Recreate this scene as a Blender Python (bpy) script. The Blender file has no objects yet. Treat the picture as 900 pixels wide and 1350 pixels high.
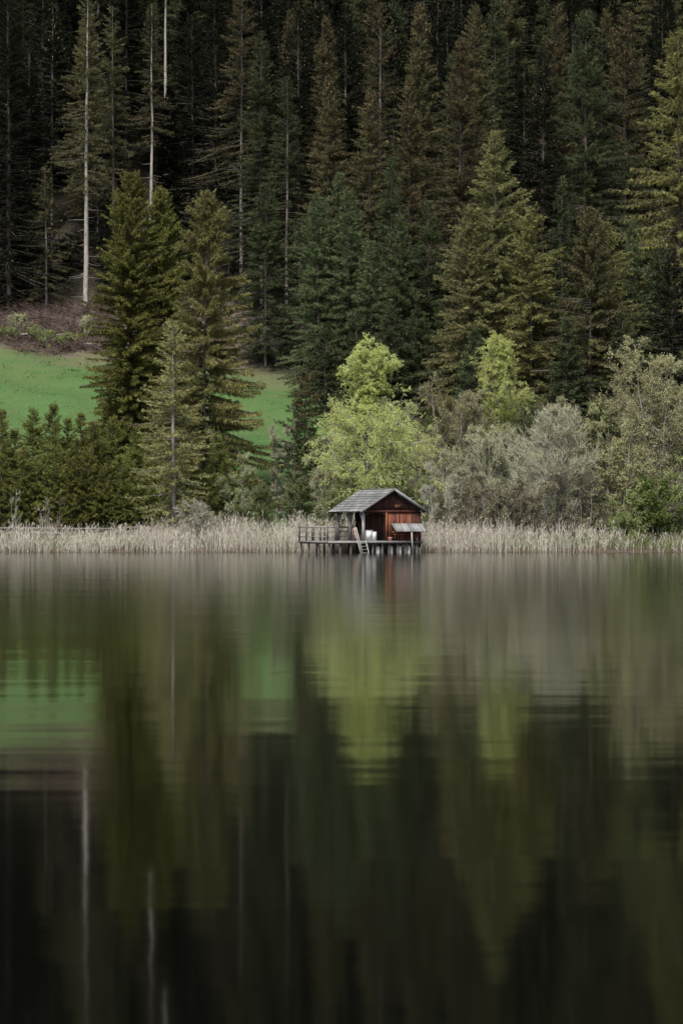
import bpy, math, random
import numpy as np
from mathutils import Vector

sc = bpy.context.scene
COL = sc.collection
F = 3240.0          # focal length in photo pixels (900 px wide)
CAMH = 1.6
HOR = 700.0         # horizon row
SHORE = 183.0
def PX(px, Y): return (px - 450.0) / F * Y
def PZ(py, Y): return CAMH + (HOR - py) / F * Y

# ------------------------------------------------------------------ materials
def new_mat(name):
    m = bpy.data.materials.new(name); m.use_nodes = True
    nt = m.node_tree; nt.nodes.clear()
    out = nt.nodes.new('ShaderNodeOutputMaterial')
    return m, nt, out
def N(nt, t, **kw):
    n = nt.nodes.new(t)
    for k, v in kw.items():
        if k in n.inputs.keys(): n.inputs[k].default_value = v
        else: setattr(n, k, v)
    return n
def ramp(nt, fac, stops):
    r = nt.nodes.new('ShaderNodeValToRGB')
    el = r.color_ramp.elements
    while len(el) < len(stops): el.new(0.5)
    for e, (p, c) in zip(el, stops):
        e.position = p; e.color = (*c, 1)
    nt.links.new(fac, r.inputs[0]); return r.outputs[0]
def maths(nt, op, a, b=None, clamp=False):
    n = nt.nodes.new('ShaderNodeMath'); n.operation = op; n.use_clamp = clamp
    for i, v in enumerate((a, b)):
        if v is None: continue
        if isinstance(v, (int, float)): n.inputs[i].default_value = v
        else: nt.links.new(v, n.inputs[i])
    return n.outputs[0]
def noise(nt, vec, scale, detail=3, rough=0.55, sc3=None):
    if sc3:
        mp = nt.nodes.new('ShaderNodeMapping'); mp.inputs['Scale'].default_value = sc3
        nt.links.new(vec, mp.inputs['Vector']); vec = mp.outputs[0]
    n = N(nt, 'ShaderNodeTexNoise', Scale=scale, Detail=detail, Roughness=rough)
    nt.links.new(vec, n.inputs['Vector']); return n.outputs['Fac']
def mixc(nt, fac, a, b, bt='MIX'):
    n = nt.nodes.new('ShaderNodeMix'); n.data_type = 'RGBA'; n.blend_type = bt
    for s, v in ((n.inputs[0], fac), (n.inputs[6], a), (n.inputs[7], b)):
        if isinstance(v, (int, float)): s.default_value = v
        elif isinstance(v, tuple): s.default_value = (*v, 1)
        else: nt.links.new(v, s)
    return n.outputs[2]

def foliage_mat(name, c0, c1, trans=0.3, objvar=0.35):
    m, nt, out = new_mat(name)
    at = N(nt, 'ShaderNodeAttribute', attribute_name='tint')
    oi = nt.nodes.new('ShaderNodeObjectInfo')
    tc = nt.nodes.new('ShaderNodeTexCoord')
    nz = noise(nt, tc.outputs['Object'], 0.55, 3)
    f = maths(nt, 'ADD', maths(nt, 'MULTIPLY', at.outputs['Fac'], 0.6), maths(nt, 'MULTIPLY', maths(nt, 'SUBTRACT', nz, 0.3), 0.9), True)
    col = ramp(nt, f, [(0.05, c0), (0.95, c1)])
    hs = nt.nodes.new('ShaderNodeHueSaturation')
    nt.links.new(col, hs.inputs['Color'])
    nt.links.new(maths(nt, 'ADD', maths(nt, 'MULTIPLY', oi.outputs['Random'], objvar), 1 - objvar / 2), hs.inputs['Value'])
    nt.links.new(maths(nt, 'ADD', maths(nt, 'MULTIPLY', oi.outputs['Random'], 0.08 * objvar), 0.5 - 0.04 * objvar), hs.inputs['Hue'])
    d = N(nt, 'ShaderNodeBsdfDiffuse'); t = N(nt, 'ShaderNodeBsdfTranslucent')
    nt.links.new(hs.outputs[0], d.inputs['Color']); nt.links.new(hs.outputs[0], t.inputs['Color'])
    mx = N(nt, 'ShaderNodeMixShader'); mx.inputs[0].default_value = trans
    nt.links.new(d.outputs[0], mx.inputs[1]); nt.links.new(t.outputs[0], mx.inputs[2])
    nt.links.new(mx.outputs[0], out.inputs[0]); return m

def bark_mat(name, c0, c1, scale=4.0, stretch=(1, 1, 0.25)):
    m, nt, out = new_mat(name)
    tc = nt.nodes.new('ShaderNodeTexCoord')
    nz = noise(nt, tc.outputs['Object'], scale, 5, 0.65, stretch)
    col = ramp(nt, nz, [(0.3, c0), (0.7, c1)])
    b = N(nt, 'ShaderNodeBsdfPrincipled', Roughness=0.9); b.inputs['Specular IOR Level'].default_value = 0.2
    nt.links.new(col, b.inputs['Base Color'])
    bp = N(nt, 'ShaderNodeBump', Strength=0.6, Distance=0.03); nt.links.new(nz, bp.inputs['Height'])
    nt.links.new(bp.outputs[0], b.inputs['Normal'])
    nt.links.new(b.outputs[0], out.inputs[0]); return m

def wood_mat(name, c0, c1, c2, rough=0.8, stretch=(6, 6, 0.7)):
    m, nt, out = new_mat(name)
    at = N(nt, 'ShaderNodeAttribute', attribute_name='tint')
    tc = nt.nodes.new('ShaderNodeTexCoord')
    nz = noise(nt, tc.outputs['Object'], 2.2, 6, 0.7, stretch)
    bl = noise(nt, tc.outputs['Object'], 1.1, 3, 0.6)
    f = maths(nt, 'ADD', maths(nt, 'MULTIPLY', at.outputs['Fac'], 0.55), maths(nt, 'MULTIPLY', nz, 0.55))
    f = maths(nt, 'ADD', f, maths(nt, 'MULTIPLY', maths(nt, 'SUBTRACT', bl, 0.5), 0.7), True)
    col = ramp(nt, f, [(0.15, c0), (0.5, c1), (0.92, c2)])
    b = N(nt, 'ShaderNodeBsdfPrincipled', Roughness=rough); b.inputs['Specular IOR Level'].default_value = 0.25
    nt.links.new(col, b.inputs['Base Color'])
    bp = N(nt, 'ShaderNodeBump', Strength=0.5, Distance=0.01); nt.links.new(nz, bp.inputs['Height'])
    nt.links.new(bp.outputs[0], b.inputs['Normal'])
    nt.links.new(b.outputs[0], out.inputs[0]); return m

M = {}
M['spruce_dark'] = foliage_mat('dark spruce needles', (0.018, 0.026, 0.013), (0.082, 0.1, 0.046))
M['spruce_shaded'] = foliage_mat('shade darkened spruce needles', (0.005, 0.007, 0.0045), (0.017, 0.02, 0.011))  # forest shade put into the needle colour, far darker than the other spruces
M['spruce_brown'] = foliage_mat('brownish spruce needles', (0.02, 0.022, 0.011), (0.132, 0.12, 0.058))
M['spruce_blue'] = foliage_mat('blue green spruce needles', (0.025, 0.038, 0.018), (0.135, 0.162, 0.076))
M['spruce_olive'] = foliage_mat('olive spruce needles', (0.048, 0.053, 0.02), (0.265, 0.255, 0.092))
M['spruce_pale'] = foliage_mat('pale olive spruce needles', (0.052, 0.06, 0.026), (0.275, 0.27, 0.112))
M['spruce_young'] = foliage_mat('young spruce needles', (0.028, 0.038, 0.012), (0.225, 0.23, 0.064))
M['larch'] = foliage_mat('pale larch needles', (0.1, 0.105, 0.042), (0.3, 0.285, 0.125))
M['birch_leaf'] = foliage_mat('fresh birch leaves', (0.32, 0.365, 0.10), (0.53, 0.575, 0.205), 0.5, 0.1)
M['birch_bright'] = foliage_mat('bright birch leaves', (0.31, 0.355, 0.1), (0.5, 0.535, 0.19), 0.5, 0.1)
M['alder_leaf'] = foliage_mat('pale alder buds', (0.235, 0.24, 0.12), (0.46, 0.455, 0.255), 0.45, 0.1)
M['green_leaf'] = foliage_mat('fresh green leaves', (0.12, 0.155, 0.05), (0.27, 0.31, 0.115), 0.45, 0.1)
M['bush_leaf'] = foliage_mat('mid green bush leaves', (0.055, 0.085, 0.022), (0.15, 0.19, 0.06), 0.35, 0.1)
M['grey_leaf'] = foliage_mat('grey green willow buds', (0.25, 0.265, 0.14), (0.45, 0.465, 0.265), 0.45, 0.1)
M['cone'] = foliage_mat('brown spruce cones', (0.09, 0.055, 0.03), (0.26, 0.165, 0.095), 0.1)
M['twig_grey'] = foliage_mat('grey twigs', (0.2, 0.192, 0.145), (0.42, 0.405, 0.315), 0.05, 0.15)
M['twig_brown'] = foliage_mat('brown twigs', (0.085, 0.068, 0.052), (0.19, 0.16, 0.125), 0.05, 0.15)
M['twig_red'] = foliage_mat('reddish cut branches', (0.045, 0.032, 0.027), (0.175, 0.135, 0.113), 0.05, 0.1)
M['bark_dark'] = bark_mat('dark spruce bark', (0.035, 0.028, 0.024), (0.10, 0.085, 0.075))
M['bark_pale'] = bark_mat('pale spruce bark', (0.10, 0.09, 0.08), (0.31, 0.28, 0.25))
M['bark_mid'] = bark_mat('weathered spruce bark', (0.06, 0.052, 0.046), (0.165, 0.145, 0.13))
M['bark_birch'] = bark_mat('white birch bark', (0.25, 0.23, 0.21), (0.62, 0.60, 0.56), 5.0, (0.5, 0.5, 1.6))
M['bark_grey'] = bark_mat('grey alder bark', (0.11, 0.10, 0.09), (0.25, 0.23, 0.21))
M['red_boards'] = wood_mat('red brown boards', (0.011, 0.005, 0.004), (0.045, 0.014, 0.010), (0.20, 0.068, 0.032))
M['dark_shade_boards'] = wood_mat('dark brown boards with porch shade', (0.011, 0.005, 0.004), (0.030, 0.011, 0.009), (0.085, 0.026, 0.019))  # dark brown of the gable, deepened further to paint in the porch shade
M['grey_wood'] = wood_mat('weathered grey wood', (0.055, 0.05, 0.048), (0.125, 0.115, 0.11), (0.25, 0.235, 0.225))
M['dark_wood'] = wood_mat('wet dark wood', (0.03, 0.025, 0.024), (0.075, 0.062, 0.058), (0.16, 0.14, 0.13))
M['pale_wood'] = wood_mat('sun bleached wood', (0.10, 0.094, 0.087), (0.18, 0.172, 0.16), (0.30, 0.288, 0.272))
M['shingle'] = wood_mat('grey wood shingles', (0.06, 0.062, 0.062), (0.14, 0.144, 0.142), (0.27, 0.27, 0.262), 0.75, (1.5, 1.5, 1.5))
M['white_paint'] = wood_mat('scuffed white paint', (0.34, 0.345, 0.34), (0.50, 0.505, 0.50), (0.60, 0.60, 0.595), 0.5, (1, 1, 1))
M['concrete'] = wood_mat('pale footing concrete', (0.07, 0.066, 0.062), (0.22, 0.21, 0.20), (0.42, 0.42, 0.41), 0.85, (1, 1, 1))
M['chair_wood'] = wood_mat('reddish chair wood', (0.07, 0.03, 0.02), (0.17, 0.075, 0.05), (0.26, 0.13, 0.09))
M['reed'] = foliage_mat('dry reed stalks', (0.285, 0.265, 0.22), (0.565, 0.53, 0.455), 0.25, 0.0)
M['plume'] = foliage_mat('reed plumes', (0.21, 0.18, 0.145), (0.38, 0.335, 0.28), 0.25, 0.0)
M['grass'] = foliage_mat('meadow grass blades', (0.036, 0.082, 0.03), (0.075, 0.125, 0.05), 0.5, 0.0)
M['sedge'] = foliage_mat('green sedge blades', (0.07, 0.085, 0.032), (0.16, 0.175, 0.075), 0.3, 0.0)

# ------------------------------------------------------------------ mesh helpers
class Buf:
    """collects quads with a tint and a material slot per face"""
    def __init__(s): s.v = []; s.f = []; s.t = []; s.m = []; s.n = 0
    def add(s, verts, quads, tint, mat=0):
        verts = np.asarray(verts, float).reshape(-1, 3); quads = np.asarray(quads, int).reshape(-1, 4)
        s.v.append(verts); s.f.append(quads + s.n); s.n += len(verts)
        s.t.append(np.broadcast_to(np.asarray(tint, float), (len(quads),)))
        s.m.append(np.full(len(quads), mat, int))
    def mesh(s, name, mats, smooth=False):
        v = np.concatenate(s.v); f = np.concatenate(s.f); t = np.concatenate(s.t); m = np.concatenate(s.m)
        me = bpy.data.meshes.new(name)
        me.vertices.add(len(v)); me.vertices.foreach_set('co', v.ravel().astype(np.float32))
        me.loops.add(len(f) * 4); me.loops.foreach_set('vertex_index', f.ravel().astype(np.int32))
        me.polygons.add(len(f)); me.polygons.foreach_set('loop_start', np.arange(0, len(f) * 4, 4, dtype=np.int32))
        me.polygons.foreach_set('material_index', m.astype(np.int32))
        if smooth: me.polygons.foreach_set('use_smooth', np.ones(len(f), bool))
        a = me.attributes.new('tint', 'FLOAT', 'FACE'); a.data.foreach_set('value', t.astype(np.float32))
        for x in mats: me.materials.append(M[x])
        me.update(calc_edges=True); me.validate()
        return me
    def box(s, c, size, tint=0.5, rot=None, mat=0, jit=0):
        x, y, z = np.array(size) / 2
        v = np.array([(-x,-y,-z),(x,-y,-z),(x,y,-z),(-x,y,-z),(-x,-y,z),(x,-y,z),(x,y,z),(-x,y,z)])
        if rot is not None: v = v @ np.array(rot).T
        s.add(v + np.array(c), [(0,3,2,1),(4,5,6,7),(0,1,5,4),(1,2,6,5),(2,3,7,6),(3,0,4,7)], tint, mat)
    def beam(s, a, b, w, h, tint=0.5, mat=0, up=(0, 0, 1)):
        a = np.array(a, float); b = np.array(b, float); d = b - a; L = np.linalg.norm(d); d /= L
        up = np.array(up, float)
        if abs(d @ up) > 0.95: up = np.array((0, 1.0, 0))
        sx = np.cross(d, up); sx /= np.linalg.norm(sx); uz = np.cross(sx, d)
        s.box((a + b) / 2, (L, w, h), tint, np.stack([d, sx, uz], 1), mat)
    def tubes(s, P, R, sides=3, tint=0.5, mat=0):
        P = np.asarray(P, float); Nn, k, _ = P.shape
        T = np.gradient(P, axis=1); T /= np.linalg.norm(T, axis=2, keepdims=True) + 1e-9
        ref = np.where(np.abs(T[..., 2:3]) > 0.8, np.array([1.0, 0.1, 0]), np.array([0.1, 0.05, 1.0]))
        A = np.cross(T, ref); A /= np.linalg.norm(A, axis=2, keepdims=True) + 1e-9
        B = np.cross(T, A)
        an = np.arange(sides) * 2 * np.pi / sides
        R = np.broadcast_to(R, (Nn, k))
        V = P[:, :, None, :] + R[:, :, None, None] * (A[:, :, None, :] * np.cos(an)[:, None] + B[:, :, None, :] * np.sin(an)[:, None])
        idx = np.arange(Nn * k * sides).reshape(Nn, k, sides)
        nx = np.roll(idx, -1, axis=2)
        q = np.stack([idx[:, :-1], nx[:, :-1], nx[:, 1:], idx[:, 1:]], -1)
        tt = np.broadcast_to(np.asarray(tint, float).reshape(-1, 1), (Nn, (k - 1) * sides)).ravel() if np.ndim(tint) else tint
        s.add(V.reshape(-1, 3), q.reshape(-1, 4), tt, mat)
    def kites(s, a, d, l, w, tint, mat=0, rng=None, ref=None):
        n = len(a); d = d / (np.linalg.norm(d, axis=1, keepdims=True) + 1e-9)
        r = rng.normal(size=(n, 3)) if ref is None else ref
        W = np.cross(d, r); W /= np.linalg.norm(W, axis=1, keepdims=True) + 1e-9
        l = np.broadcast_to(l, (n,))[:, None]; w = np.broadcast_to(w, (n,))[:, None]
        mid = a + d * l * 0.45
        V = np.stack([a, mid + W * w / 2, a + d * l, mid - W * w / 2], 1)
        s.add(V.reshape(-1, 3), np.arange(n * 4).reshape(n, 4), tint, mat)

def link(name, me, parent=None, loc=None):
    o = bpy.data.objects.new(name, me); COL.objects.link(o)
    if parent is not None: o.parent = parent
    if loc is not None: o.location = loc
    return o
def tag(o, label=None, cat=None, group=None, kind=None):
    if label: o['label'] = label
    if cat: o['category'] = cat
    if group: o['group'] = group
    if kind: o['kind'] = kind
    return o
def thing(name, label, cat, loc, rz=0, group=None):
    o = link(name, None, None, loc); o.rotation_euler = (0, 0, rz); o.empty_display_size = 0.3
    return tag(o, label, cat, group)
def copy_thing(root, loc, rz, scale, label, group=None):
    r = root.copy(); COL.objects.link(r); r.location = loc; r.rotation_euler = (0, 0, rz); r.scale = scale
    r['label'] = label
    if group: r['group'] = group
    elif 'group' in r: del r['group']
    for ch in list(root.children):
        c = ch.copy(); COL.objects.link(c); c.parent = r
    return r

# ------------------------------------------------------------------ terrain
TY = [-200, 150, 178, 181.5, 183.2, 185, 191, 203, 215, 235, 265, 285, 340, 400, 500, 700]
TZ = [-2.2, -1.8, -0.6, -0.25, 0.06, 0.35, 0.75, 2.6, 5.2, 11.2, 20.5, 27.6, 56, 88, 138, 190]
def terr(x, y):
    x = np.asarray(x, float); y = np.asarray(y, float)
    z = (np.interp(y - 1.2, TY, TZ) + np.interp(y + 1.2, TY, TZ) + np.interp(y, TY, TZ)) / 3
    k = np.clip((y - 188) / 60, 0, 1)
    z = z + k * (0.6 * np.sin(x * 0.09 + y * 0.05) + 0.5 * np.sin(x * 0.21 - y * 0.13 + 1.3) + 0.2 * np.sin(x * 0.55 + y * 0.43))
    ks = np.clip(1 - np.abs(y - 183) / 8, 0, 1)
    z = z + ks * 0.10 * (np.sin(x * 0.7 + 0.4) + np.sin(x * 1.9 + 2) * 0.6)
    return z
def forest_edge(px):
    return np.interp(px, [-200, 0, 130, 160, 300, 350, 410, 430, 560, 600, 1100],
                     [267, 269, 269, 266, 261, 259, 256, 252, 250, 240, 240])
ys = np.concatenate([np.linspace(-200, 160, 12, endpoint=False), np.linspace(160, 192, 64, endpoint=False), np.linspace(192, 300, 110, endpoint=False), np.linspace(300, 420, 50, endpoint=False), np.linspace(420, 700, 20)])
xs = np.concatenate([np.linspace(-500, -80, 15, endpoint=False), np.linspace(-80, 80, 160), np.linspace(85, 500, 15)])
GX, GY = np.meshgrid(xs, ys)
GZ = terr(GX, GY)
V = np.stack([GX, GY, GZ], -1).reshape(-1, 3)
idx = np.arange(len(V)).reshape(GX.shape)
q = np.stack([idx[:-1, :-1], idx[:-1, 1:], idx[1:, 1:], idx[1:, :-1]], -1).reshape(-1, 4)
b = Buf(); b.add(V, q, 0.5)
m, nt, out = new_mat('ground cover'); M['ground'] = m
tc = nt.nodes.new('ShaderNodeTexCoord')
fo = N(nt, 'ShaderNodeAttribute', attribute_name='forest'); ba = N(nt, 'ShaderNodeAttribute', attribute_name='bank')
n1 = noise(nt, tc.outputs['Object'], 0.12, 4); n2 = noise(nt, tc.outputs['Object'], 1.4, 6, 0.7); n3 = noise(nt, tc.outputs['Object'], 0.35, 5, 0.65, (0.35, 1.3, 1))
green = ramp(nt, n3, [(0.3, (0.036, 0.084, 0.024)), (0.55, (0.050, 0.105, 0.033)), (0.75, (0.066, 0.108, 0.037))])
green = mixc(nt, maths(nt, 'MULTIPLY', n2, 0.35), green, (0.075, 0.10, 0.036))
pt = ramp(nt, noise(nt, tc.outputs['Object'], 0.16, 6, 0.72, (1, 0.5, 1)), [(0.40, (0, 0, 0)), (0.64, (0.45, 0.45, 0.45))])
green = mixc(nt, pt, green, (0.070, 0.080, 0.032))
floor = ramp(nt, n2, [(0.3, (0.045, 0.033, 0.028)), (0.6, (0.11, 0.082, 0.070)), (0.8, (0.15, 0.12, 0.09))])
bank = ramp(nt, n2, [(0.3, (0.040, 0.030, 0.023)), (0.7, (0.10, 0.078, 0.058))])
ff = maths(nt, 'ADD', fo.outputs['Fac'], maths(nt, 'MULTIPLY', maths(nt, 'SUBTRACT', n3, 0.5), 0.9), True)
br_ = N(nt, 'ShaderNodeAttribute', attribute_name='brushy')
floor = mixc(nt, br_.outputs['Fac'], ramp(nt, n2, [(0.3, (0.012, 0.011, 0.008)), (0.6, (0.032, 0.027, 0.020)), (0.8, (0.05, 0.045, 0.028))]), floor)
ffr = ramp(nt, ff, [(0.42, (0, 0, 0)), (0.62, (1, 1, 1))])
dry = ramp(nt, ff, [(0.08, (0, 0, 0)), (0.45, (0.8, 0.8, 0.8))])
green = mixc(nt, dry, green, (0.085, 0.080, 0.044))
c = mixc(nt, ffr, green, floor)
c = mixc(nt, ba.outputs['Fac'], c, bank)
bs = N(nt, 'ShaderNodeBsdfPrincipled', Roughness=0.95); bs.inputs['Specular IOR Level'].default_value = 0.1
nt.links.new(c, bs.inputs['Base Color'])
bp = N(nt, 'ShaderNodeBump', Strength=0.8, Distance=0.15); nt.links.new(n2, bp.inputs['Height']); nt.links.new(bp.outputs[0], bs.inputs['Normal'])
nt.links.new(bs.outputs[0], out.inputs[0])
me = b.mesh('hillside', ['ground'], True)
gpx = 450 + GX / np.maximum(GY, 50) * F
fe = forest_edge(gpx)
fv = np.clip((GY - fe) / 14 + 0.5, 0, 1)
fv = np.maximum(fv, np.clip((gpx - 425) / 40, 0, 1) * np.clip((GY - 190) / 6, 0, 1))
a = me.attributes.new('forest', 'FLOAT', 'POINT'); a.data.foreach_set('value', fv.ravel().astype(np.float32))
bv = np.clip((335 - gpx) / 30, 0, 1) * np.clip((289 - GY) / 6, 0, 1)
a = me.attributes.new('brushy', 'FLOAT', 'POINT'); a.data.foreach_set('value', bv.ravel().astype(np.float32))
a = me.attributes.new('bank', 'FLOAT', 'POINT'); a.data.foreach_set('value', np.clip((189 - GY) / 4, 0, 1).ravel().astype(np.float32))
tag(link('hillside', me), kind='structure')

# ------------------------------------------------------------------ water
b = Buf()
wx = np.linspace(-400, 400, 9); wy = np.array([-150, -50, 0, 50, 100, 150, 186.0])
WX, WY = np.meshgrid(wx, wy); Vw = np.stack([WX, WY, np.zeros_like(WX)], -1).reshape(-1, 3)
iw = np.arange(len(Vw)).reshape(WX.shape)
b.add(Vw, np.stack([iw[:-1, :-1], iw[:-1, 1:], iw[1:, 1:], iw[1:, :-1]], -1).reshape(-1, 4), 0.5)
m, nt, out = new_mat('still lake water'); M['water'] = m
tc = nt.nodes.new('ShaderNodeTexCoord'); P = tc.outputs['Object']
sep = nt.nodes.new('ShaderNodeSeparateXYZ'); nt.links.new(P, sep.inputs[0])
edge = noise(nt, P, 1.0, 4, 0.6, (0.035, 0.16, 1))
yy = maths(nt, 'ADD', sep.outputs['Y'], maths(nt, 'MULTIPLY', maths(nt, 'SUBTRACT', edge, 0.5), 22))
rough = N(nt, 'ShaderNodeMapRange'); nt.links.new(yy, rough.inputs[0])
for i, v in zip((1, 2, 3, 4), (29, 42, 0.055, 0.088)): rough.inputs[i].default_value = v
bs = N(nt, 'ShaderNodeBsdfPrincipled', IOR=1.33); bs.inputs['Base Color'].default_value = (0.0012, 0.0014, 0.0010, 1)
nt.links.new(rough.outputs[0], bs.inputs['Roughness'])
w1 = noise(nt, P, 1.0, 3, 0.5, (0.3, 0.9, 1)); w2 = noise(nt, P, 1.0, 3, 0.6, (0.5, 3.2, 1)); w3 = noise(nt, P, 1.0, 3, 0.55, (0.11, 0.2, 1))
h = maths(nt, 'ADD', maths(nt, 'MULTIPLY', w1, 0.004), maths(nt, 'ADD', maths(nt, 'MULTIPLY', w2, 0.0010), maths(nt, 'MULTIPLY', w3, 0.010)))
bp = N(nt, 'ShaderNodeBump', Strength=1.0, Distance=1.0); nt.links.new(h, bp.inputs['Height']); nt.links.new(bp.outputs[0], bs.inputs['Normal'])
nt.links.new(bs.outputs[0], out.inputs[0])
tag(link('lake_water', b.mesh('lake_water', ['water'])), kind='structure')

# ------------------------------------------------------------------ conifers
def conifer(seed, H, R, mat, base=0.06, whorl=0.42, nb=6, p=0.85, drape=0.5, dens=7.0, tl=0.55, tw=0.13, cones=0.0,
            trunk='bark_dark', tr=None, sag=0.35, lift=0.25, irr=0.5, dead=0, lean=0.0, name='spruce', low=0.55, limb='bark_dark', DN=3.2):
    rng = np.random.default_rng(seed)
    tr = tr or (0.0058 * H + 0.03)
    tb = Buf(); cb = Buf()
    zt = np.linspace(-0.6, H, 14); tt = np.clip(zt / H, 0, 1)
    wob = np.cumsum(rng.normal(0, 0.035, (14, 2)), 0) + lean * (tt ** 1.5)[:, None] * np.array([[1, 0.3]])
    axis = np.concatenate([wob - wob[:1], zt[:, None]], 1)
    tb.tubes(axis[None], (tr * (1 - tt) ** 0.8 + 0.015)[None], 8)
    def ax(z): return np.stack([np.interp(z, zt, axis[:, i]) for i in range(2)] + [z], -1)
    z0 = H * base
    zs = []
    z = z0
    while z < H - 0.25:
        t = (z - z0) / (H - z0)
        n = rng.poisson(nb * (0.75 + 0.3 * (1 - t))) + 1
        zs += list(z + rng.normal(0, whorl * 0.3, n)); z += whorl * (1.1 - 0.45 * t)
    zs = np.clip(np.array(zs), z0, H - 0.1); t = (zs - z0) / (H - z0); nB = len(zs)
    az = rng.uniform(0, 2 * np.pi, nB)
    # slow irregularity of the outline round the trunk and up it
    ph = rng.uniform(0, 6.28, 6)
    out = 1 + irr * 0.35 * (np.sin(az * 2 + ph[0] + t * 5) + np.sin(az * 3 + ph[1] - t * 13) * 0.7 + np.sin(t * 37 + ph[2] + az) * 0.6)
    L = 1.12 * R * ((1 - t) ** p) * np.minimum(1, low + t * 4.0) * np.clip(out, 0.4, 1.6) * rng.uniform(1 - irr * 0.5, 1.12, nB) + 0.22
    el = np.interp(t, [0, 0.4, 0.8, 1], [-0.15, 0.05, 0.45, 0.9]) + rng.normal(0, 0.10, nB)
    O = np.stack([np.cos(az), np.sin(az), np.zeros(nB)], -1)
    Sd = np.stack([-np.sin(az), np.cos(az), np.zeros(nB)], -1)
    start = ax(zs); sg = sag * (1.15 - t)
    def bp_(i, s):
        l = L[i]; zz = np.tan(el[i]) * l * s - sg[i] * l * s ** 2 + lift * l * s ** 3 * (1.1 - t[i])
        return start[i] + O[i] * (l * s)[:, None] + np.array([0, 0, 1.0]) * zz[:, None]
    k = 4; ss = np.linspace(0, 1, k)
    BP = np.stack([bp_(np.arange(nB), np.full(nB, s)) for s in ss], 1)
    br = (0.012 + 0.011 * L)[:, None] * (1 - 0.8 * ss)[None]
    tb.tubes(BP, br, 3, 0.5, 1)
    cnt = np.maximum(4, (L * dens * DN).astype(int) + 3)
    i = np.repeat(np.arange(nB), cnt); n = len(i)
    s = rng.uniform(0.08, 1.0, n) ** 0.8
    pos = bp_(i, s)
    sgn = rng.choice([-1, 1], n); bt = rng.uniform(0, 1, nB)
    Lx = np.minimum(1, L[i] / 1.2)
    tip = np.clip(1.25 - s, 0.25, 1)
    d = O[i] * rng.uniform(0.3, 1.0, n)[:, None] + Sd[i] * (sgn * rng.uniform(0.3, 1.0, n))[:, None]
    d[:, 2] += -drape * rng.uniform(0.0, 1.7, n) * (1.05 - 0.6 * t[i]) + 0.3 * t[i] + rng.normal(0, 0.45, n)
    l = 0.92 * tl * (0.45 + 0.55 * Lx) * tip ** 0.4 * rng.uniform(0.6, 1.35, n)
    cb.kites(pos, d, l, 0.62 * tw * rng.uniform(0.7, 1.3, n), np.clip(0.55 * bt[i] + 0.45 * rng.uniform(0, 1, n), 0, 1), 0, rng)
    # leader
    ln = 26; za = H - rng.uniform(0, 1.1, ln); aa = rng.uniform(0, 6.28, ln)
    cb.kites(ax(za), np.stack([np.cos(aa), np.sin(aa), np.full(ln, 1.1)], -1), 0.28, 0.07, rng.uniform(0, 1, ln), 0, rng)
    if cones:
        up = np.where((t > 0.45) & (L > 0.4))[0]
        nc = int(cones * len(up)); ci = rng.choice(up, nc); cs = rng.uniform(0.45, 1.0, nc)
        cp = bp_(ci, cs); dd = np.tile([0, 0, -1.0], (nc, 1)) + rng.normal(0, 0.2, (nc, 3))
        cb.kites(cp, dd, rng.uniform(0.18, 0.34, nc), 0.12, rng.uniform(0, 1, nc), 1, rng)
    if dead:
        zd = rng.uniform(H * 0.03, z0 + 0.25 * (H - z0), dead); ad = rng.uniform(0, 6.28, dead)
        ld = rng.uniform(0.6, 1.0, dead) * R * 0.8
        sd = np.linspace(0, 1, 4)
        Pd = ax(zd)[:, None, :] + np.stack([np.cos(ad), np.sin(ad), 0 * ad], -1)[:, None, :] * (ld[:, None] * sd)[..., None]
        Pd[:, :, 2] += -(0.35 * sd - 0.18 * sd ** 2)[None] * ld[:, None] * rng.uniform(0.0, 1.6, dead)[:, None]
        tb.tubes(Pd, np.array([0.03, 0.024, 0.017, 0.008])[None], 3)
    return tb.mesh(name + '_trunk', [trunk, limb], True), cb.mesh(name + '_crown', [mat, 'cone'])

def put(name, meshes, loc, label, cat, rz=0, group=None):
    t = thing(name, label, cat, loc, rz, group)
    link('trunk', meshes[0], t); link('crown', meshes[1], t)
    return t

taken = []
seedc = [100]
def spruce(px, top, Y, hw, mat, label, name='spruce_tree', cat='spruce', group=None, **kw):
    X = PX(px, Y); zb = float(terr(X, Y)); H = PZ(top, Y) - zb; R = hw / F * Y
    if name == 'spruce_tree' and mat != 'larch': R *= 1.32; kw['p'] = min(1.0, kw.get('p', 0.85) + 0.14)
    seedc[0] += 1; taken.append((X, Y))
    return put(name, conifer(seedc[0], H, R, mat, **kw), (X, Y, zb), label, cat, 0, group)

# --- lake shore and meadow conifers -------------------------------------------------
spruce(228, 427, 188.5, 56, 'larch', 'lone pale spruce with thin bare lower limbs right at the reed edge', trunk='bark_pale', limb='bark_mid', tr=0.17, base=0.10, whorl=0.42, nb=6, p=0.75, dens=9, tl=0.42, tw=0.11, drape=0.25, sag=0.28, irr=0.5, dead=16)
spruce(172, 228, 214, 54, 'spruce_young', 'tall dense dark green spruce left of its slightly shorter twin beside the meadow', base=0.03, nb=10, whorl=0.32, p=0.58, dens=17, tl=0.46, tw=0.105, drape=0.95, sag=0.32, lift=0.25, cones=1.2, irr=0.7)
spruce(214, 250, 217, 50, 'spruce_young', 'dense spruce just right of the tallest meadow spruce, sharing its skirt', base=0.03, nb=10, whorl=0.32, p=0.56, dens=17, tl=0.46, drape=0.95, sag=0.32, lift=0.25, tw=0.105, cones=1.3, irr=0.7)
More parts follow.
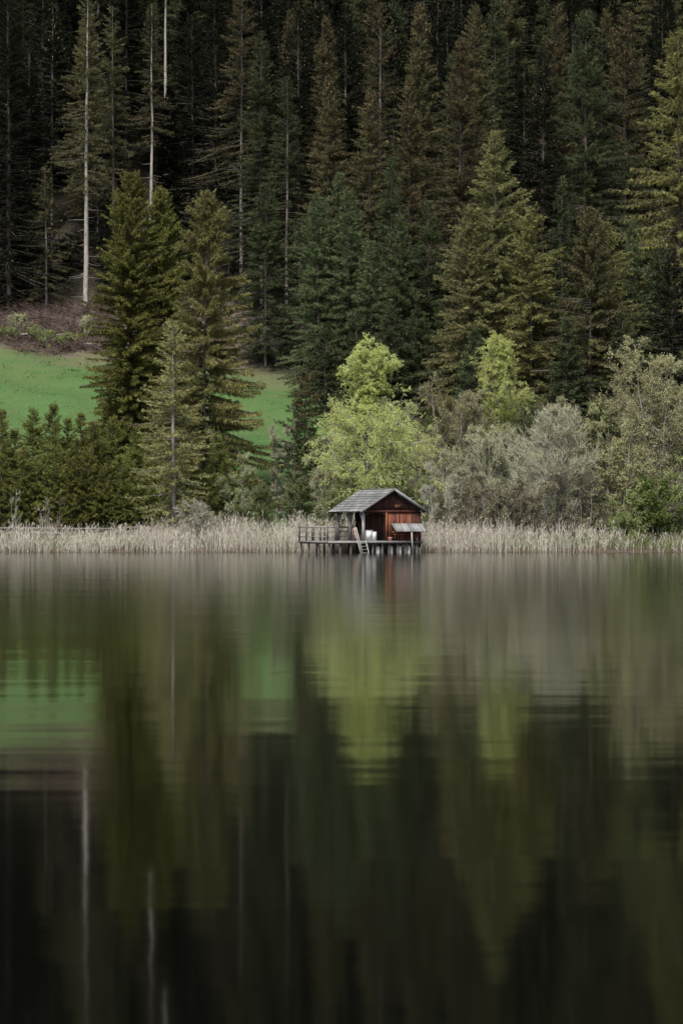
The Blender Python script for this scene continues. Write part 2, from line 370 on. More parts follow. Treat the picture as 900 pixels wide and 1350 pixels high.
spruce(268, 250, 206, 80, 'spruce_olive', 'olive spruce with long drooping boughs reaching right over the green meadow', base=0.05, nb=7, whorl=0.46, p=0.72, dens=15, tl=0.60, tw=0.11, drape=1.2, sag=0.45, lift=0.35, irr=0.75, cones=0.4)
YS = [(3, 540, 28), (19, 566, 20), (44, 538, 32), (69, 531, 30), (88, 552, 26), (106, 545, 26), (128, 556, 30), (150, 548, 30), (178, 566, 28), (205, 590, 26), (252, 600, 26), (285, 575, 32), (-18, 550, 30), (300, 622, 26), (118, 590, 28), (160, 600, 30), (30, 590, 30), (75, 585, 30), (0, 600, 30), (52, 606, 28), (98, 604, 30), (140, 612, 28), (190, 620, 28), (268, 625, 28)]
for k, (px, top, hw) in enumerate(YS):
    where = ('in the hedge-like row at the left edge' if px < 60 else 'in the row below the open meadow' if px < 135 else 'under the tall meadow spruces')
    spruce(px, top, (193.5 + (k * 37 % 5) * 0.9) if k < 14 else 191.5, hw * 1.2, 'spruce_young', f'young bushy green spruce {where}', name='young_spruce', cat='young spruce', group=f'young spruces {where}', base=0.0, nb=9, whorl=0.30, p=0.95, dens=17, tl=0.34, tw=0.08, drape=0.1, sag=0.2, lift=0.35, irr=0.6, low=0.9)
spruce(387, 536, 198, 27, 'spruce_dark', 'thin dark scraggly conifer with bare lower trunk left of the boathouse birch', trunk='bark_mid', base=0.10, nb=4, whorl=0.5, p=0.5, dens=6, irr=0.8, dead=14)
spruce(404, 488, 214, 20, 'spruce_brown', 'slim brownish spruce top showing over the left of the big birch', base=0.1, nb=6, p=0.55, cones=1.6, irr=0.7)

# --- forest edge, from left to right -------------------------------------------------
spruce(113, -22, 285, 27, 'spruce_brown', 'spruce with a long bare pale trunk standing above the brush heap', trunk='bark_pale', tr=0.30, base=0.36, nb=4, whorl=0.6, p=0.5, dens=6, irr=0.7, dead=30, cones=0.3)
spruce(150, 10, 292, 24, 'spruce_brown', 'thin forest spruce with bare grey trunk rising behind the dense meadow twins', trunk='bark_mid', tr=0.22, base=0.42, nb=4, whorl=0.55, p=0.5, dens=6, irr=0.7, dead=20)
taken += [(PX(219, yy), yy) for yy in (296, 302, 308, 313)]
spruce(199, 5, 290, 17, 'spruce_brown', 'thin forest spruce whose pale trunk shows above the dense twin spruces', trunk='bark_pale', tr=0.24, base=0.52, nb=4, whorl=0.55, p=0.5, dens=6, irr=0.6, dead=24)
spruce(219, -110, 318, 26, 'spruce_shaded', 'far pale bare trunk high in the forest near the top edge', trunk='bark_pale', tr=0.26, base=0.72, nb=4, p=0.5, dens=6, irr=0.6)
spruce(224, 112, 294, 22, 'spruce_shaded', 'dark spruce below the far pale bare trunk at the upper left', base=0.05, nb=9, p=0.6, dens=12, irr=0.5)
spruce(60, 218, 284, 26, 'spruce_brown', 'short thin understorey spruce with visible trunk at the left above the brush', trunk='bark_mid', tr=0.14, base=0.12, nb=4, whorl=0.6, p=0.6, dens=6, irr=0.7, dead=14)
spruce(12, -10, 284, 40, 'spruce_shaded', 'dark tall spruce at the left edge of the wood above the brush', trunk='bark_dark', tr=0.28, base=0.04, nb=6, p=0.6, irr=0.7, dead=12)
spruce(40, 60, 290, 30, 'spruce_shaded', 'dark slender spruce second from the left edge behind the brush', base=0.04, nb=6, p=0.6, irr=0.7)
spruce(318, -5, 288, 42, 'spruce_brown', 'tall brown tipped spruce with long bare lower trunk above the olive spruce', trunk='bark_mid', tr=0.22, base=0.38, nb=5, whorl=0.5, p=0.6, dens=7, irr=0.7, cones=0.8, dead=18)
spruce(345, 40, 282, 36, 'spruce_dark', 'dark tapering spruce behind the small dark one over the meadow corner', base=0.2, nb=6, p=0.7, irr=0.6, cones=0.3)
spruce(378, 100, 276, 32, 'spruce_dark', 'dark spruce with bare lower trunk between two groups over the upper meadow corner', trunk='bark_mid', base=0.3, nb=5, p=0.7, irr=0.6, dead=14)
spruce(350, 240, 261, 38, 'spruce_dark', 'smallish dark green spruce standing alone at the upper corner of the meadow', base=0.08, nb=6, whorl=0.42, p=0.75, dens=8, cones=0.4, irr=0.5)
spruce(422, 256, 250, 36, 'spruce_blue', 'blue green spruce at the left of the clump above the big birch', base=0.03, nb=7, p=0.6, dens=8.5, irr=0.65)
spruce(447, 228, 253, 34, 'spruce_blue', 'blue green spruce with brownish top, highest of the clump above the birch', base=0.03, nb=7, p=0.65, dens=8.5, cones=0.7, irr=0.6)
spruce(461, 252, 249, 36, 'spruce_blue', 'blue green spruce in the middle of the clump directly above the birch top', base=0.03, nb=7, p=0.65, dens=8.5, irr=0.6)
spruce(490, 318, 247, 36, 'spruce_blue', 'shorter blue green spruce behind the top of the big birch', base=0.03, nb=7, p=0.7, dens=8.5, irr=0.6)
spruce(516, 207, 257, 38, 'spruce_dark', 'tall dark pointed spruce right of the birch top', base=0.05, nb=6, p=0.8, dens=8, irr=0.55)
spruce(527, 282, 247, 40, 'spruce_blue', 'fresh green pointed spruce in front of the tall one right of the birch', base=0.03, nb=6, p=0.75, dens=8.5, irr=0.55)
spruce(552, 325, 248, 34, 'spruce_dark', 'low dark spruce between the birch and the big pale spruce', base=0.02, nb=6, p=0.75, dens=8, irr=0.5)
spruce(565, 267, 252, 36, 'spruce_dark', 'dark slim spruce with a thin leader left of the big pale spruce', base=0.05, nb=6, p=0.85, dens=8, irr=0.5)
spruce(395, 300, 262, 30, 'spruce_dark', 'dark spruce at the left rear of the blue green clump', base=0.04, nb=6, p=0.7, irr=0.6)
spruce(655, 172, 238, 62, 'spruce_pale', 'big broad pale olive spruce rising behind the bright birch', base=0.04, nb=7, whorl=0.40, p=0.72, dens=9, tl=0.55, drape=0.75, cones=1.0, irr=0.7)
spruce(618, 270, 236, 48, 'spruce_pale', 'pale spruce leaning on the left flank of the big olive one', base=0.03, nb=7, p=0.65, dens=8.5, drape=0.8, irr=0.7, cones=0.6)
spruce(700, 275, 235, 40, 'spruce_olive', 'olive spruce with a bare grey stem right of the bright birch', trunk='bark_mid', tr=0.13, base=0.2, nb=6, p=0.5, dens=8, irr=0.8, dead=22)
spruce(690, 330, 238, 30, 'spruce_olive', 'slim olive spruce with bare stem close behind the bright birch', trunk='bark_mid', tr=0.13, base=0.3, nb=5, p=0.5, irr=0.7, dead=14)
spruce(778, 276, 232, 62, 'spruce_brown', 'broad brown tipped spruce with double top left of the right alder', base=0.06, nb=7, p=0.6, dens=8.5, drape=0.9, cones=1.8, irr=0.8)
spruce(800, 292, 234, 50, 'spruce_olive', 'brownish green spruce just behind the broad double topped one', base=0.06, nb=6, p=0.6, dens=8, cones=1.4, irr=0.8)
spruce(740, 232, 244, 30, 'spruce_dark', 'slim dark spruce between the big pale and the broad brown spruce', base=0.05, nb=6, p=0.75, irr=0.5)
spruce(834, 292, 238, 32, 'spruce_blue', 'green narrow spruce above the left shoulder of the right alder', base=0.05, nb=6, p=0.75, dens=8, irr=0.5)
spruce(868, 320, 240, 32, 'spruce_dark', 'low dark spruce directly above the crown of the right alder', base=0.03, nb=7, p=0.7, irr=0.6)
spruce(770, 12, 262, 62, 'spruce_dark', 'tall sparse spruce with grey trunk showing through, above the broad brown spruce', trunk='bark_mid', tr=0.24, base=0.12, nb=6, whorl=0.55, p=0.62, dens=8, tl=0.7, drape=1.1, irr=0.7)
spruce(896, 40, 252, 66, 'spruce_olive', 'large spruce with long shaggy boughs at the right edge', base=0.1, nb=5, whorl=0.6, p=0.55, dens=8, tl=0.8, tw=0.15, drape=1.2, sag=0.55, lift=0.4, irr=0.7)
spruce(606, 48, 262, 56, 'spruce_brown', 'tall brown tipped spruce behind the left flank of the big pale spruce', base=0.1, nb=6, p=0.7, dens=8, drape=0.8, cones=1.8, irr=0.6)
spruce(625, 5, 278, 46, 'spruce_brown', 'very tall brown tipped spruce rising behind the other brown one at upper middle', base=0.1, nb=6, p=0.7, cones=1.6, irr=0.6)
spruce(502, 2, 276, 46, 'spruce_brown', 'tall spruce whose bare upper trunk shows near the top, above the birch', trunk='bark_mid', tr=0.26, base=0.1, nb=4, whorl=0.6, p=0.6, cones=1.2, irr=0.7)
spruce(487, 112, 264, 38, 'spruce_brown', 'brownish spruce below the tall one with the bare upper trunk', base=0.06, nb=6, p=0.7, cones=1.4, irr=0.6)
spruce(540, 100, 264, 36, 'spruce_brown', 'reddish tipped spruce right of its brownish neighbour above the birch', base=0.06, nb=6, p=0.7, cones=1.8, irr=0.6)
spruce(555, 2, 282, 40, 'spruce_brown', 'tall cone laden spruce at the top middle of the forest', base=0.1, nb=6, p=0.65, cones=2.2, irr=0.6)
spruce(432, 98, 266, 38, 'spruce_brown', 'pointed brownish spruce above the blue green clump', base=0.05, nb=6, p=0.75, cones=1.2, irr=0.55)
spruce(430, 20, 284, 36, 'spruce_brown', 'pointed brown spruce behind the one above the blue green clump', base=0.1, nb=6, p=0.7, cones=1.4, irr=0.55)
spruce(735, 6, 272, 44, 'spruce_brown', 'tall cone laden spruce left of the sparse grey trunked one', base=0.1, nb=6, p=0.65, cones=1.8, irr=0.6)
spruce(822, 10, 270, 48, 'spruce_brown', 'tall brown spruce right of the sparse grey trunked one', base=0.1, nb=5, p=0.65, cones=1.6, irr=0.65)
spruce(715, 62, 258, 40, 'spruce_shaded', 'dark spruce in the shaded gap right of the big pale spruce top', base=0.1, nb=6, p=0.65, cones=0.5, irr=0.6)
spruce(395, 0, 285, 36, 'spruce_shaded', 'dark brown tall spruce left of the pointed brown pair', base=0.12, nb=5, p=0.65, cones=0.8, irr=0.6)
spruce(283, 60, 292, 34, 'spruce_shaded', 'thin dark spruce standing in the open wood above the olive spruce', trunk='bark_dark', base=0.22, nb=5, p=0.6, irr=0.6, dead=16)
spruce(255, 20, 300, 34, 'spruce_shaded', 'dark bare stemmed spruce between pale trunks in the upper left wood', trunk='bark_dark', base=0.22, nb=5, p=0.6, irr=0.6, dead=16)
spruce(885, 330, 234, 40, 'spruce_shaded', 'dark low spruce in shade under the shaggy right edge spruce', base=0.03, nb=6, p=0.7, irr=0.6)

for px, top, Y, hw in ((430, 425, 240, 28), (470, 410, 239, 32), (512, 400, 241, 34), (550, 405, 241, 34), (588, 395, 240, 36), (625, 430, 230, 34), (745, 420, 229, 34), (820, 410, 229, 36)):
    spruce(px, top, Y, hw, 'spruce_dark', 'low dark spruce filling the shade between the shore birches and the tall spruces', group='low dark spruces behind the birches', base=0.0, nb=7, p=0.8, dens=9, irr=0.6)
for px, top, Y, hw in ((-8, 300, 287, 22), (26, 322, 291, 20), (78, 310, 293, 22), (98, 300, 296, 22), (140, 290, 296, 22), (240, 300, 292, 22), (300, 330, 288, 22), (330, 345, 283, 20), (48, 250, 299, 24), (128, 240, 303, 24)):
    spruce(px, top, Y, hw, 'spruce_shaded', 'low dark spruce in the shaded floor of the open wood above the brush', group='low dark spruces above the brush', base=0.0, nb=6, p=0.8, dens=7, irr=0.7)
# --- the rest of the wood: copies of a few forest spruces -----------------------------------------
protos = []
PM = ['spruce_shaded', 'spruce_dark', 'spruce_brown', 'spruce_shaded', 'spruce_shaded', 'spruce_shaded', 'spruce_shaded', 'spruce_shaded']  # mostly shade-darkened needles, keeping the gaps in the wood near black
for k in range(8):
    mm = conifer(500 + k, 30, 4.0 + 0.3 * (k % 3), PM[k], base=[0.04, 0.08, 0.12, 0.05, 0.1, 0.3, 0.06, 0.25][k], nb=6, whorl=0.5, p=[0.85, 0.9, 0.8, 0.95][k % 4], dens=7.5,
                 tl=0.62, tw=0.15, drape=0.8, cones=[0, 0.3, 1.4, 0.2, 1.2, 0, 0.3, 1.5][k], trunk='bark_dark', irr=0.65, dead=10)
    protos.append(mm)
rng = np.random.default_rng(7)
first = {}
for gy in np.arange(243, 384, 7.2):
    for gx in np.arange(-66, 66, 7.2):
        x = gx + rng.uniform(-2.8, 2.8); y = gy + rng.uniform(-2.8, 2.8)
        px = 450 + x / y * F
        if px < -70 or px > 970: continue
        e = float(forest_edge(px)) + (20 if px < 330 else 4)
        if y < e: continue
        if min((x - a) ** 2 + (y - c) ** 2 for a, c in taken) < 3.4 ** 2: continue
        if px < 330 and y < 300 and rng.random() < 0.3: continue
        k = int(rng.integers(0, 8)); s = rng.uniform(0.78, 1.12)
        if px < 330 and y < 312: k = [5, 7, 2, 0][k % 4]
        reg = ('above the left meadow and brush' if px < 300 else 'above the boathouse and birch' if px < 600 else 'above the right hand bushes')
        lab = f'dark spruce packed in the crowded hillside wood {reg}'; grp = f'crowded forest spruces {reg}'
        if px < 330 and y < 303: s = rng.uniform(0.28, 0.5); k = [0, 1, 3, 6][k % 4]
        if y < 288 and px >= 330:
            if min((x - a) ** 2 + (y - c) ** 2 for a, c in taken) < 4.5 ** 2: continue
            s = rng.uniform(0.28, 0.45); k = [0, 1, 3, 6][k % 4]
        loc = (x, y, float(terr(x, y)) - 0.2); rz = rng.uniform(0, 6.28); wf = 1.5 if s < 0.501 else 1.0; scl = (wf * s * rng.uniform(0.85, 1.15), wf * s * rng.uniform(0.85, 1.15), s)
        if k not in first:
            t = put('spruce_tree', protos[k], loc, lab, 'spruce', rz, grp); t.scale = scl; first[k] = t
        else:
            copy_thing(first[k], loc, rz, scl, lab, grp)

# the wood goes on a little way past both edges of the view
rm = np.random.default_rng(77)
for gy in np.arange(248, 372, 9.0):
    for sd in (-1, 1):
        for j in range(2):
            px = (-72 - j * 55 - rm.uniform(0, 40)) if sd < 0 else (972 + j * 55 + rm.uniform(0, 40)); y = gy + rm.uniform(-2.5, 2.5); x = PX(px, y)
            if y < float(forest_edge(px)) + (18 if sd < 0 else 0): continue
            k = int(rm.integers(0, 8)); s = rm.uniform(0.78, 1.1); reg = 'above the left meadow and brush' if sd < 0 else 'above the right hand bushes'
            copy_thing(first[k], (x, y, float(terr(x, y)) - 0.2), rm.uniform(0, 6.28), (s, s, s), f'dark spruce packed in the crowded hillside wood {reg}', f'crowded forest spruces {reg}')
# ------------------------------------------------------------------ broadleaf trees
def grow(rng, P, n, t0, t1, L, ang, up, k=4, wob=0.12, angv=0.25):
    Nn, kp, _ = P.shape
    par = np.repeat(np.arange(Nn), n); t = rng.uniform(t0, t1, Nn * n)
    fi = t * (kp - 1); i0 = np.clip(fi.astype(int), 0, kp - 2); fr = (fi - i0)[:, None]
    pos = P[par, i0] * (1 - fr) + P[par, i0 + 1] * fr
    d = P[par, i0 + 1] - P[par, i0]; d /= np.linalg.norm(d, axis=1, keepdims=True) + 1e-9
    r = rng.normal(size=d.shape); r -= (r * d).sum(1, keepdims=True) * d; r /= np.linalg.norm(r, axis=1, keepdims=True) + 1e-9
    a = np.clip(rng.normal(ang, angv, len(par)), 0.1, 1.9)[:, None]
    d = d * np.cos(a) + r * np.sin(a)
    Lc = L(t, par) if callable(L) else L * rng.uniform(0.55, 1.2, len(par))
    pts = [pos]; st = (Lc / (k - 1))[:, None]
    for j in range(k - 1):
        d = d + np.array([0, 0, up]) * 1.0 / (k - 1) + rng.normal(0, wob, d.shape)
        d = d / np.linalg.norm(d, axis=1, keepdims=True); pts.append(pts[-1] + d * st)
    return np.stack(pts, 1), par, t

def broadleaf(seed, H, W, leaf, twig='twig_grey', bark='bark_grey', stems=1, env=None, n1=34, n2=7, n3=6, lf=6, ls=0.14, tr=0.12, up1=0.2, up2=0.1, up3=0.0, ang1=0.9,
              f0=0.15, splay=0.25, l2=0.42, l3=0.9, tw=0.010, name='tree', lift=0.0, wobt=0.12):
    rng = np.random.default_rng(seed)
    env = env or (lambda t: np.interp(t, [0, 0.25, 0.55, 0.85, 1], [0.55, 0.95, 1.0, 0.65, 0.2]))
    kt = 9; S = []
    for s in range(stems):
        a = rng.uniform(0, 6.28); sp = splay * rng.uniform(0.4, 1.0) if stems > 1 else 0
        h = H * (rng.uniform(0.72, 1.0) if s else 1.0)
        tt = np.linspace(0, 1, kt); wob = np.cumsum(rng.normal(0, wobt, (kt, 2)), 0) * (tt[:, None] > 0) * (H / 14)
        base = np.array([np.cos(a), np.sin(a)]) * (0.3 if stems > 1 else 0)
        xy = base + np.array([np.cos(a), np.sin(a)]) * (sp * W * 2 * tt ** 0.8)[:, None] + wob - wob[0]
        S.append(np.concatenate([xy, (tt * h * 0.97 - 0.25)[:, None]], 1))
    S = np.stack(S); tt = np.linspace(0, 1, kt)
    tb = Buf(); cb = Buf()
    tb.tubes(S, (tr * (1 - tt * 0.9))[None] * rng.uniform(0.75, 1.05, (stems, 1)), 7)
    Lf = lambda t, par: W * env(t) * rng.uniform(0.65, 1.1, len(t)) * (0.75 if stems > 1 else 1)
    B1, p1, t1 = grow(rng, S, max(3, n1 // stems), f0, 0.99, Lf, ang1, up1, 6, 0.13)
    L1 = np.linalg.norm(B1[:, -1] - B1[:, 0], axis=1)
    tb.tubes(B1, np.clip(0.010 + 0.011 * L1, 0, tr * 0.6)[:, None] * np.linspace(1, 0.25, 6)[None], 4, 0.5, 1)
    B2, p2, t2 = grow(rng, B1, n2, 0.25, 1.0, lambda t, par: np.maximum(0.35, L1[par] * l2) * rng.uniform(0.6, 1.2, len(t)), 0.75, up2, 5, 0.16)
    cb.tubes(B2, np.linspace(0.013, 0.006, 5)[None] * (tw / 0.010), 3, rng.uniform(0, 1, len(B2)), 1)
    L2 = np.linalg.norm(B2[:, -1] - B2[:, 0], axis=1)
    B3, p3, t3 = grow(rng, B2, n3, 0.15, 1.0, lambda t, par: np.clip(L2[par] * 0.6, 0.3, l3) * rng.uniform(0.6, 1.2, len(t)), 0.65, up3, 4, 0.18)
    cb.tubes(B3, np.linspace(tw, tw * 0.5, 4)[None], 3, rng.uniform(0, 1, len(B3)), 1)
    if lf:
        c = rng.poisson(lf, len(B3)); i = np.repeat(np.arange(len(B3)), c); n = len(i)
        f = rng.uniform(0.1, 1.0, n) * 3; i0 = np.clip(f.astype(int), 0, 2); fr = (f - i0)[:, None]
        pos = B3[i, i0] * (1 - fr) + B3[i, i0 + 1] * fr + rng.normal(0, 0.04, (n, 3))
        bt = rng.uniform(0, 1, len(B2))
        cb.kites(pos, rng.normal(size=(n, 3)) - np.array([0, 0, 0.5]), ls * rng.uniform(0.6, 1.4, n), ls * 0.75 * rng.uniform(0.6, 1.3, n), np.clip(0.5 * bt[p3[i]] + 0.5 * rng.uniform(0, 1, n), 0, 1), 0, rng)
    return tb.mesh(name + '_trunk', [bark, 'bark_grey'], True), cb.mesh(name + '_crown', [leaf, twig])

def tree(px, top, Y, hw, leaf, label, name, cat, group=None, **kw):
    X = PX(px, Y); zb = float(terr(X, Y)); H = PZ(top, Y) - zb; W = hw / F * Y
    seedc[0] += 1
    return put(name, broadleaf(seedc[0], H, W, leaf, **kw), (X, Y, zb), label, cat, 0, group)

seedc[0] = 700
birch_env = lambda t: np.interp(t, [0, 0.12, 0.35, 0.52, 0.62, 0.68, 0.75, 0.86, 0.95, 1], [0.95, 1.2, 1.25, 1.05, 0.40, 0.18, 0.34, 0.52, 0.36, 0.14])
tree(488, 456, 193, 84, 'birch_leaf', 'big yellow green birch with white stem and tufted top behind the boathouse roof', 'birch_tree', 'birch', bark='bark_birch', env=birch_env, n1=125, n2=9, n3=7, lf=11, ls=0.11, tr=0.17, up1=0.25, up2=-0.25, up3=-0.9, f0=0.13, ang1=0.9, l2=0.38, l3=0.8, tw=0.008)
tree(657, 440, 214, 46, 'birch_bright', 'bright lime birch with thin white stem in front of the big pale spruce', 'birch_tree', 'birch', bark='bark_birch', env=lambda t: np.interp(t, [0, 0.35, 0.55, 0.75, 0.9, 1], [0.3, 0.8, 1.0, 0.9, 0.55, 0.15]), n1=90, n2=9, n3=7, lf=10, ls=0.11, tr=0.11, up1=0.7, up2=0.0, up3=-0.7, f0=0.3, ang1=0.65, l2=0.4, l3=0.7, tw=0.008)
# right hand alders and green shrubs
lay = lambda t: np.interp(t, [0, 0.15, 0.4, 0.7, 0.9, 1], [0.6, 0.95, 1.0, 0.8, 0.45, 0.15])
tree(872, 440, 197, 104, 'alder_leaf', 'large pale budding alder with spreading layered crown at the right edge', 'alder_tree', 'alder', stems=4, splay=0.18, env=lay, n1=130, n2=9, n3=7, lf=9, ls=0.115, tr=0.14, up1=0.1, up2=0.15, up3=0.1, f0=0.12, ang1=1.1, twig='twig_brown', tw=0.009)
tree(806, 530, 193, 48, 'alder_leaf', 'yellowish green alder bush in front of the large right alder, on its left', 'alder_tree', 'alder', stems=3, env=lay, n1=70, n2=9, n3=7, lf=9, ls=0.115, tr=0.08, up1=0.15, up2=0.1, up3=0.0, ang1=1.0, f0=0.1, twig='twig_brown')
tree(868, 622, 189.5, 38, 'bush_leaf', 'leafy dark green bush at the water edge under the right alder', 'leafy_bush', 'bush', stems=5, n1=40, n2=7, n3=6, lf=7, ls=0.16, tr=0.05, f0=0.05, twig='twig_brown')
tree(822, 636, 188.5, 30, 'green_leaf', 'fresh green low bush behind the last reeds on the right', 'leafy_bush', 'bush', stems=5, n1=36, n2=7, n3=6, lf=5, ls=0.15, tr=0.04, f0=0.05, twig='twig_grey')
tree(905, 600, 190, 34, 'green_leaf', 'green leafy bush cut by the right edge', 'leafy_bush', 'bush', stems=5, n1=36, n2=7, n3=6, lf=5, ls=0.15, tr=0.05, f0=0.05)
# grey willows and bare shrubs, right of the boathouse
wl = dict(env=lambda t: np.interp(t, [0, 0.3, 0.7, 1], [0.7, 1, 0.9, 0.4]), n2=10, n3=9, ls=0.095, tw=0.015, up1=0.75, up2=0.45, up3=0.4, ang1=0.7, f0=0.08, splay=0.35)
tree(600, 500, 212, 48, 'alder_leaf', 'rounded brownish budding bush below the pale spruces, left of the bright birch', 'alder_bush', 'bush', stems=5, twig='twig_brown', lf=3.3, n1=60, tr=0.09, **wl)
tree(592, 575, 194, 40, 'grey_leaf', 'grey green twiggy willow just right of the boathouse birch', 'willow_bush', 'willow', stems=6, lf=2.6, n1=64, tr=0.07, **wl)
tree(645, 562, 196, 50, 'grey_leaf', 'broad grey green willow below the bright birch', 'willow_bush', 'willow', stems=7, lf=2.9, n1=72, tr=0.08, **wl)
tree(668, 566, 195, 40, 'grey_leaf', 'upright grey green willow in front of the bright birch stem', 'willow_bush', 'willow', stems=6, lf=2.5, n1=64, tr=0.07, **wl)
tree(700, 570, 194, 40, 'grey_leaf', 'grey green willow between the broad one and the bare grey tree', 'willow_bush', 'willow', stems=6, lf=2.4, n1=64, tr=0.07, **wl)
tree(738, 533, 191, 52, 'grey_leaf', 'nearly bare grey tree with visible trunk beside the right alder', 'willow_tree', 'willow', stems=1, lf=1.6, n1=95, tr=0.11, **{**wl, 'f0': 0.12, 'ang1': 1.0, 'up1': 0.4, 'env': lambda t: np.interp(t, [0, 0.3, 0.6, 0.85, 1], [0.8, 1.15, 1.0, 0.6, 0.2])})
tree(576, 610, 189, 24, 'grey_leaf', 'leafless pale sapling leaning beside the boathouse gable', 'bare_sapling', 'sapling', stems=3, lf=0.0, n1=24, tr=0.06, **wl)
tree(625, 625, 190, 34, 'grey_leaf', 'low brown leafless shrub behind the reeds, first right of the boathouse', 'bare_shrub', 'shrub', stems=7, twig='twig_brown', lf=0.6, n1=50, tr=0.04, **wl)
tree(670, 630, 190, 34, 'grey_leaf', 'low brown leafless shrub behind the reeds, between two willows', 'bare_shrub', 'shrub', stems=7, twig='twig_brown', lf=0.8, n1=50, tr=0.04, **wl)
tree(770, 625, 190, 32, 'grey_leaf', 'low brown shrub behind the reeds under the yellowish alder', 'bare_shrub', 'shrub', stems=7, twig='twig_brown', lf=1.2, n1=50, tr=0.04, **wl)
tree(715, 640, 189, 28, 'grey_leaf', 'low brown shrub at the foot of the bare grey tree', 'bare_shrub', 'shrub', stems=7, twig='twig_brown', lf=0.6, n1=44, tr=0.04, **wl)
rngu = np.random.default_rng(91)
for k, (px, top, Y, hw) in enumerate([(432, 560, 214, 34), (470, 540, 224, 34), (520, 530, 226, 36), (560, 540, 222, 34), (585, 520, 226, 34), (625, 515, 226, 36), (690, 520, 222, 34), (720, 525, 226, 32), (755, 520, 222, 36), (790, 520, 220, 36), (830, 500, 222, 38), (880, 500, 222, 38), (690, 555, 208, 36), (765, 560, 207, 36), (545, 565, 208, 34), (470, 590, 205, 32)]):
    tree(px, top, Y, hw, ['bush_leaf', 'spruce_olive', 'alder_leaf'][k % 3], 'one of the dull brushy shrubs in the shaded belt between shore trees and spruces', 'understorey_shrub', 'shrub', 'understorey shrubs between shore trees and spruces', stems=6, lf=5, n1=44, tr=0.05, twig='twig_brown', **wl)
for px, top, Y, hw in ((955, 470, 200, 60), (985, 560, 193, 46), (1030, 480, 198, 60), (960, 500, 222, 40), (1010, 520, 215, 40)):
    tree(px, top, Y, hw, 'alder_leaf', 'pale alder mostly cut off by the right edge beside the large layered alder', 'alder_tree', 'alder', 'alders cut off by the right edge', stems=4, env=lay, n1=60, n2=8, n3=6, lf=7, ls=0.12, tr=0.1, ang1=1.1, f0=0.1, twig='twig_brown')
# left of and behind the boathouse
tree(322, 592, 192, 28, 'green_leaf', 'small pale green young tree between the olive spruce and the meadow', 'young_tree', 'tree', stems=3, lf=3.3, n1=40, tr=0.05, **wl)
tree(425, 590, 196, 28, 'alder_leaf', 'thin twiggy grey green bush above the boathouse railing', 'alder_bush', 'bush', stems=5, lf=2.9, n1=50, tr=0.05, **wl)
tree(398, 622, 191, 28, 'bush_leaf', 'dull green shrub behind the left end of the deck', 'leafy_shrub', 'shrub', stems=5, lf=4, n1=40, tr=0.04, twig='twig_brown', **wl)
tree(445, 630, 191, 26, 'green_leaf', 'green shrub seen through the boathouse porch', 'leafy_shrub', 'shrub', stems=5, lf=4, n1=40, tr=0.04, twig='twig_brown', **wl)
tree(545, 615, 192, 30, 'green_leaf', 'green shrub just behind the boathouse ridge on its right', 'leafy_shrub', 'shrub', stems=5, lf=4.5, n1=40, tr=0.04, twig='twig_brown', **wl)
tree(355, 640, 190, 26, 'bush_leaf', 'low green shrub at the foot of the meadow gap', 'leafy_shrub', 'shrub', stems=5, lf=4, n1=36, tr=0.04, twig='twig_brown', **wl)
tree(372, 560, 203, 22, 'grey_leaf', 'faint grey twiggy bush on the meadow beside the thin dark conifer', 'alder_bush', 'bush', stems=4, lf=1.6, n1=40, tr=0.04, **wl)
tree(25, 640, 187.5, 11, 'grey_leaf', 'bare forked sapling at the left end of the reeds', 'bare_sapling', 'sapling', stems=2, lf=0, n1=14, tr=0.05, **{**wl, 'n2': 4, 'n3': 3, 'tw': 0.010})
tree(56, 652, 187.5, 9, 'grey_leaf', 'thin bare sapling right of the forked one at the reeds', 'bare_sapling', 'sapling', stems=2, lf=0, n1=14, tr=0.04, **{**wl, 'n2': 4, 'n3': 3, 'tw': 0.010})
tree(70, 658, 187.8, 12, 'grey_leaf', 'bare brown bush above the left reeds', 'bare_shrub', 'shrub', stems=4, lf=0, n1=24, tr=0.03, twig='twig_brown', **{**wl, 'n2': 4, 'n3': 3, 'tw': 0.010})
tree(255, 664, 187.6, 34, 'grey_leaf', 'tangled bare grey bush at the foot of the lone pale spruce', 'bare_shrub', 'shrub', stems=8, lf=0, n1=60, tr=0.03, **{**wl, 'up1': 0.1, 'up2': 0.0, 'up3': 0.0, 'ang1': 1.0})

# ------------------------------------------------------------------ brush, grass and reeds (nobody could count them)
def scatter_stalks(rng, n, fx, name): pass
rng = np.random.default_rng(21)
b = Buf()
n = 9000
bpx = rng.uniform(-60, 150, n); by = rng.uniform(266, 286, n); bx = PX(bpx, by)
den = 0.5 + 0.5 * np.sin(bx * 0.5 + by * 0.7) * np.sin(bx * 0.23 - by * 0.31 + 1)
keep = (rng.random(n) < 0.25 + 0.75 * den) & (by > 268.5 + 1.5 * np.sin(bx * 0.6)); bx, by = bx[keep], by[keep]; n = len(bx)
a = rng.uniform(0, 6.28, n); L = rng.uniform(0.6, 2.2, n); e = rng.uniform(-0.05, 0.9, n)
d = np.stack([np.cos(a) * np.cos(e), np.sin(a) * np.cos(e), np.sin(e)], -1)
p0 = np.stack([bx, by, terr(bx, by) + rng.uniform(-0.1, 0.3, n) + np.clip(den[keep] - 0.3, 0, 1) * rng.uniform(0, 1.3, n)], -1)
s = np.linspace(0, 1, 4)
Pp = p0[:, None] + d[:, None] * (L[:, None] * s)[..., None]; Pp[:, 1:, :] += rng.normal(0, 0.08, (n, 3, 3)); Pp[:, :, 2] -= (s ** 2)[None] * L[:, None] * 0.25
b.tubes(Pp, np.array([0.04, 0.032, 0.024, 0.010])[None], 3, rng.uniform(0, 1, n))
